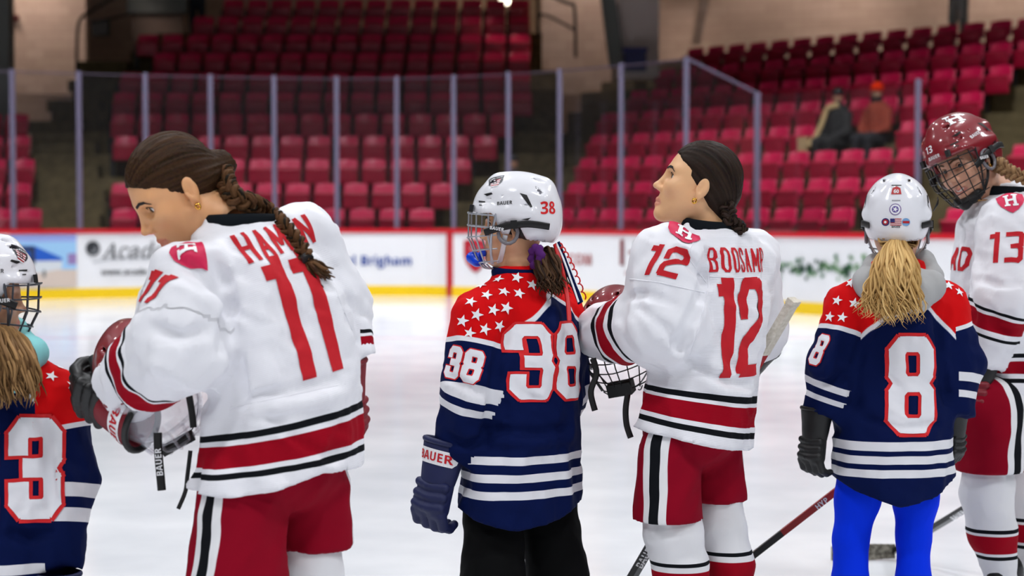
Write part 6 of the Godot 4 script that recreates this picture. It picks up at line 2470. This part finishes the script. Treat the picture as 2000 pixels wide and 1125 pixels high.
# helmets carried in the crook of the arm
func held_helmets():
	var t := thing("hockey_helmet", "crimson helmet with clear face shield held under the number 11 sleeve", "helmet", pt(318, 745, 4.43))
	var hx := Transform3D(face_axes(Vector3(.22, -.28, .93), .52).scaled(Vector3.ONE * 1.06), pt(300, 764, 4.54))
	var h := helmet_on(t, hx, {shell = M.shell_red, ear = M.clear_grey, print = M.white_print})
	var st := new_st()
	# a curved clear shield with thickness and a moulded grille
	for s in [0.0, .003]:
		for i in 10:
			for j in 16:
				var c: Array = []
				for e in [[i, j], [i + 1, j], [i + 1, j + 1], [i, j + 1]]:
					var p := cage_point(lerpf(-1.35, 1.35, e[1] / 16.0), lerpf(.05, -.075, e[0] / 10.0))
					c.append(p + (p - Vector3(0, p.y, .03)).normalized() * s)
				quad(st, c[0], c[1], c[2], c[3], (c[0] - Vector3(0, c[0].y, .03)) * (1.0 if s > 0 else -1.0))
	part("face_shield", st.commit(), M.clear, h)
	part("shield_grille", cage_mesh(.0045, [-.055, -.08, -.105], [-1.1, -.75, -.4, 0.0, .4, .75, 1.1], 1.3), M.clear, h)
	part("chin_pad", beam(Vector3(-.04, -.102, .10), Vector3(.04, -.102, .10), .03, .016), M.black, h)
	for r in [[[308, 845], [309, 880], [313, 925], [316, 958], .010, true], [[372, 880], [366, 930], [362, 960], [348, 994], .005, false], [[424, 830], [423, 870], [419, 920], [417, 968], .009, true], [[368, 765], [374, 800], [376, 815], [378, 835], .008, false]]:
		var pts: Array = []
		for k in 4:
			pts.append(pt(r[k][0], r[k][1], 4.40) - t.position)
		var sp := part("strap", tube(smooth_path(pts, 5), r[4], 6, .2, Vector3(.2, 0, 1)), M.black, t)
		if r[5]:
			var tx := new_st()
			var d: Vector3 = (pts[1] - pts[2]).normalized()
			flat_into(tx, text_tris("BAUER", .015), Transform3D(Basis(d, Vector3(0, 0, 1).cross(d), Vector3(0, 0, 1)), (pts[1] + pts[2]) * .5 + Vector3(0, 0, .0035)))
			part("strap_lettering", tx.commit(), M.white_print, sp)
	var t2 := thing("hockey_helmet", "crimson helmet with black wire cage held in front of number 12", "helmet", pt(1215, 640, 5.5))
	var hx2 := Transform3D(face_axes(dir_of(-72, -10), .2).scaled(Vector3.ONE * 1.05), pt(1214, 676, 5.62))
	var h2 := helmet_on(t2, hx2, {shell = M.shell_red, cage = M.black, ear = M.clear_grey, print = M.white_print})
	var hp := helmet_proto()
	part("shell_letter", conform(hp.field, serif_h(.05, .045), Transform3D(Basis(Vector3(0.1, .0, -1).normalized(), Vector3(-.5, .85, 0).normalized(), Vector3(.85, .5, .1).normalized()).orthonormalized(), Vector3(.09, .11, .0)), .0014, Vector3.ZERO, .008, .06), M.white_print, h2)
	part("chin_cup", beam(Vector3(-.035, -.10, .10), Vector3(.035, -.10, .10), .05, .036), M.black, h2)
	for r in [[[1158, 700], [1165, 730], [1154, 765], [1162, 802]], [[1226, 770], [1222, 800], [1224, 830], [1232, 855]]]:
		var pts: Array = []
		for k in 4:
			pts.append(pt(r[k][0], r[k][1], 5.34) - t2.position)
		part("strap", tube(smooth_path(pts, 5), .009, 6, .2, Vector3(.2, 0, 1)), M.black, t2)

# hockey sticks: shaft with tape, lettering and a blade on the ice
func sticks():
	var defs := [
		{label = "stick with white taped handle and red upper shaft beside number 12", top = pt(1549, 590, 5.32), low = pt(1236, 1125, 5.75), blade = Vector3(-.9, 0, -.2), tape = .135, red = [.135, .30], text = .70},
		{label = "red and black stick slanting behind the blue leggings", top = pt(1690, 915, 5.95), low = pt(1400, 1140, 6.05), blade = Vector3(-.9, 0, .1), tape = .0, red = [.0, .38], text = .70},
		{label = "black stick with a worn taped blade behind the fair-haired youth", top = pt(1990, 930, 6.75), low = pt(1762, 1068, 7.55), blade = Vector3(-1, 0, .12), tape = .0, red = [0, 0], text = .45},
	]
	for s in defs:
		var a: Vector3 = s.top
		var b: Vector3 = s.low
		var d := (b - a).normalized()
		# run the shaft on until it meets the ice
		var heel := a + d * ((a.y - .035) / -d.y)
		var t := thing("hockey_stick", s.label, "stick", Vector3(heel.x, 0, heel.z))
		var len := a.distance_to(heel)
		var at := func(k): return a + d * len * k - t.position
		var side := d.cross(Vector3(0, 0, 1)).normalized()
		var seg := func(called, k0, k1, w, m): return part(called, beam(at.call(k0), at.call(k1), w, w * .68), m, t)
		seg.call("shaft", s.red[1], 1.0, .030, M.stick_black)
		if s.red[1] > s.red[0]:
			seg.call("upper_shaft", s.red[0], s.red[1], .0302, M.stick_red)
		if s.tape > 0:
			seg.call("grip_tape", 0.0, s.tape, .034, M.tape)
			part("butt_end", beam(at.call(-.006), at.call(.006), .037, .026), M.tape, t)
		var tx := new_st()
		var z := (Vector3(0, 0, 1) - d * d.z).normalized()
		flat_into(tx, text_tris("BAUER", .022), Transform3D(Basis(-d, z.cross(-d), z), at.call(s.text) + z * .0165))
		part("shaft_lettering", tx.commit(), M.white_print, t)
		if s.red[1] > .3 and s.tape == 0:
			var hy := new_st()
			flat_into(hy, text_tris("HYP", .018), Transform3D(Basis(-d, z.cross(-d), z), at.call(.2) + z * .0165))
			part("shaft_lettering", hy.commit(), M.digit_white, t)
		var bd: Vector3 = s.blade.normalized()
		var bl := new_st()
		var n := 10
		for k in n:
			var p0 := Vector3(0, .035, 0) + bd * .27 * k / n + Vector3(0, 0, .02) * pow(float(k) / n, 2)
			var p1 := Vector3(0, .035, 0) + bd * .27 * (k + 1) / n + Vector3(0, 0, .02) * pow(float(k + 1) / n, 2)
			beam_into(bl, p0, p1, .010, .066 - .02 * absf(k - 4.0) / n)
		part("blade", bl.commit(), M.blade_tape, t)

# ------------------------------------------------------------------ people in the stands
func figure(label: String, base: Vector3, caps: Array, head: Vector3, hr: float, parts: Array) -> Node3D:
	# caps: the body as joined limbs [[a, b, ra, rb]...] relative to base
	var t := thing("person", label, "person", base)
	var lo := Vector3(1e9, 1e9, 1e9)
	var hi := -lo
	for c in caps:
		lo = lo.min(c[0] - Vector3.ONE * .3).min(c[1] - Vector3.ONE * .3)
		hi = hi.max(c[0] + Vector3.ONE * .3).max(c[1] + Vector3.ONE * .3)
	var f := Field.new(lo, hi, .022)
	for c in caps:
		f.cap(c[0], c[1], c[2], c[3], .05)
	f.ell(head, Vector3(hr * .8, hr * 1.1, hr * .9), Basis.IDENTITY, .02)
	f.ell(head + Vector3(0, -hr * .25, hr * .85), Vector3(.02, .025, .025), Basis.IDENTITY, .02)
	f.cap(head, head + Vector3(0, -.2, -.02), .055, .06, .04)
	f.mesh()
	var cols := parts
	part("body", f.plain(Vector3.ZERO, func(p, _n):
		for c in cols:
			if p.y > c[0] and p.y < c[1]:
				return c[2]
		return Color(.02, .02, .02)), M.tinted, t)
	for s in [-1.0, 1.0]:
		var e := SphereMesh.new()
		e.radius = .012
		e.height = .024
		part("eye", e, M.black, t, Transform3D(Basis.IDENTITY, head + Vector3(s * .032, .01, hr * .86)))
	return t

func build_spectators():
	M.tinted = mat(Color.WHITE, .85)
	M.tinted.vertex_color_use_as_albedo = true
	var skin := Color(.40, .22, .14)
	# seated pair in the angled stand
	var face := -N2
	var b := pt(1638, 285, 31.2)
	var x := Basis(Vector3.UP, atan2(face.x, face.z))
	var seated := [[Vector3(0, .12, 0), Vector3(0, .52, .0), .17, .19], [Vector3(-.2, .5, 0), Vector3(-.26, .22, .1), .08, .07], [Vector3(.2, .5, 0), Vector3(.26, .22, .1), .08, .07], [Vector3(-.26, .22, .1), Vector3(-.08, .12, .32), .07, .055], [Vector3(.26, .22, .1), Vector3(.08, .12, .32), .07, .055], [Vector3(-.1, .05, .05), Vector3(-.12, .05, .42), .11, .09], [Vector3(.1, .05, .05), Vector3(.12, .05, .42), .11, .09], [Vector3(-.12, .05, .42), Vector3(-.12, -.36, .42), .085, .06], [Vector3(.12, .05, .42), Vector3(.12, -.36, .42), .085, .06]]
	var t := figure("seated spectator in a black coat with a long cream scarf", b, seated, Vector3(0, .83, .03), .105, [[.74, 1.2, skin], [-1.0, .74, Color(.012, .012, .015)]])
	t.basis = x
	var cap := Field.new(Vector3(-.16, .78, -.14), Vector3(.16, 1.02, .18), .018)
	cap.ell(Vector3(0, .88, .02), Vector3(.105, .10, .115), Basis.IDENTITY, .01)
	cap.slice(Vector3.DOWN, -.86)
	cap.mesh()
	part("knit_cap", cap.plain(), M.black, t)
	part("scarf", tube(smooth_path([Vector3(.08, .68, .12), Vector3(.02, .66, .19), Vector3(-.1, .6, .2), Vector3(-.16, .36, .26), Vector3(-.24, .1, .36), Vector3(-.3, .0, .44)], 5), .055, 8, .5, Vector3(0, .2, 1)), cloth(Color(.68, .58, .42)), t)
	part("bag", box(Vector3(.2, .26, .16), Vector3(-.42, .02, .36)), cloth(Color(.66, .56, .42)), t)
	b = pt(1714, 278, 30.9)
	t = figure("seated spectator in a rust orange jacket and orange knit hat", b, seated, Vector3(0, .83, .03), .105, [[.74, 1.2, skin], [.16, .74, Color(.24, .035, .012)], [-1.0, .16, Color(.012, .013, .016)]])
	t.basis = x
	cap = Field.new(Vector3(-.16, .78, -.14), Vector3(.16, 1.06, .18), .018)
	cap.ell(Vector3(0, .89, .02), Vector3(.11, .12, .12), Basis.IDENTITY, .01)
	cap.slice(Vector3.DOWN, -.85)
	cap.mesh()
	part("knit_hat", cap.plain(), cloth(Color(.80, .17, .03)), t)
	part("neck_gaiter", tube(line([Vector3(0, .66, .03), Vector3(0, .76, .05)]), .1, 12), M.black, t)
	# standing at the top of the angled stand
	var stand := [[Vector3(0, .95, 0), Vector3(0, 1.35, 0), .16, .19], [Vector3(-.22, 1.38, 0), Vector3(-.28, 1.05, .05), .075, .06], [Vector3(.22, 1.38, 0), Vector3(.28, 1.05, .05), .075, .06], [Vector3(-.28, 1.05, .05), Vector3(-.1, .98, .2), .06, .05], [Vector3(.28, 1.05, .05), Vector3(.1, .98, .2), .06, .05], [Vector3(-.1, .9, 0), Vector3(-.11, .5, .02), .10, .08], [Vector3(.1, .9, 0), Vector3(.11, .5, .02), .10, .08], [Vector3(-.11, .5, .02), Vector3(-.11, .08, 0), .08, .06], [Vector3(.11, .5, .02), Vector3(.11, .08, 0), .08, .06]]
	b = pt(1872, 90, 33.6)
	figure("standing spectator in a black jacket and grey trousers above the seats", b, stand, Vector3(0, 1.68, .02), .105, [[1.55, 2.0, skin], [.86, 1.55, Color(.012, .012, .014)], [-1.0, .86, Color(.20, .19, .18)]]).rotation.y = atan2(face.x, face.z)
	b = pt(386, 78, 43.2)
	figure("standing spectator in dark navy clothes above the top left seats", b, stand, Vector3(0, 1.68, .02), .105, [[1.55, 2.0, skin], [-1.0, 1.55, Color(.012, .016, .03)]])
	b = pt(1002, 305, 33.0)
	b.y = pt(1002, 316, 33.0).y - 1.68
	t = figure("spectator with dark hair climbing the stairs beside the straight stand", b, stand, Vector3(0, 1.68, .02), .105, [[1.56, 2.0, skin], [-1.0, 1.56, Color(.012, .012, .016)]])
	cap = Field.new(Vector3(-.16, 1.5, -.18), Vector3(.16, 1.86, .14), .018)
	cap.ell(Vector3(0, 1.70, -.02), Vector3(.105, .12, .11), Basis.IDENTITY, .01)
	cap.slice(Vector3(0, -.3, 1), -.46)
	cap.mesh()
	part("hair", cap.plain(), M.black, t)
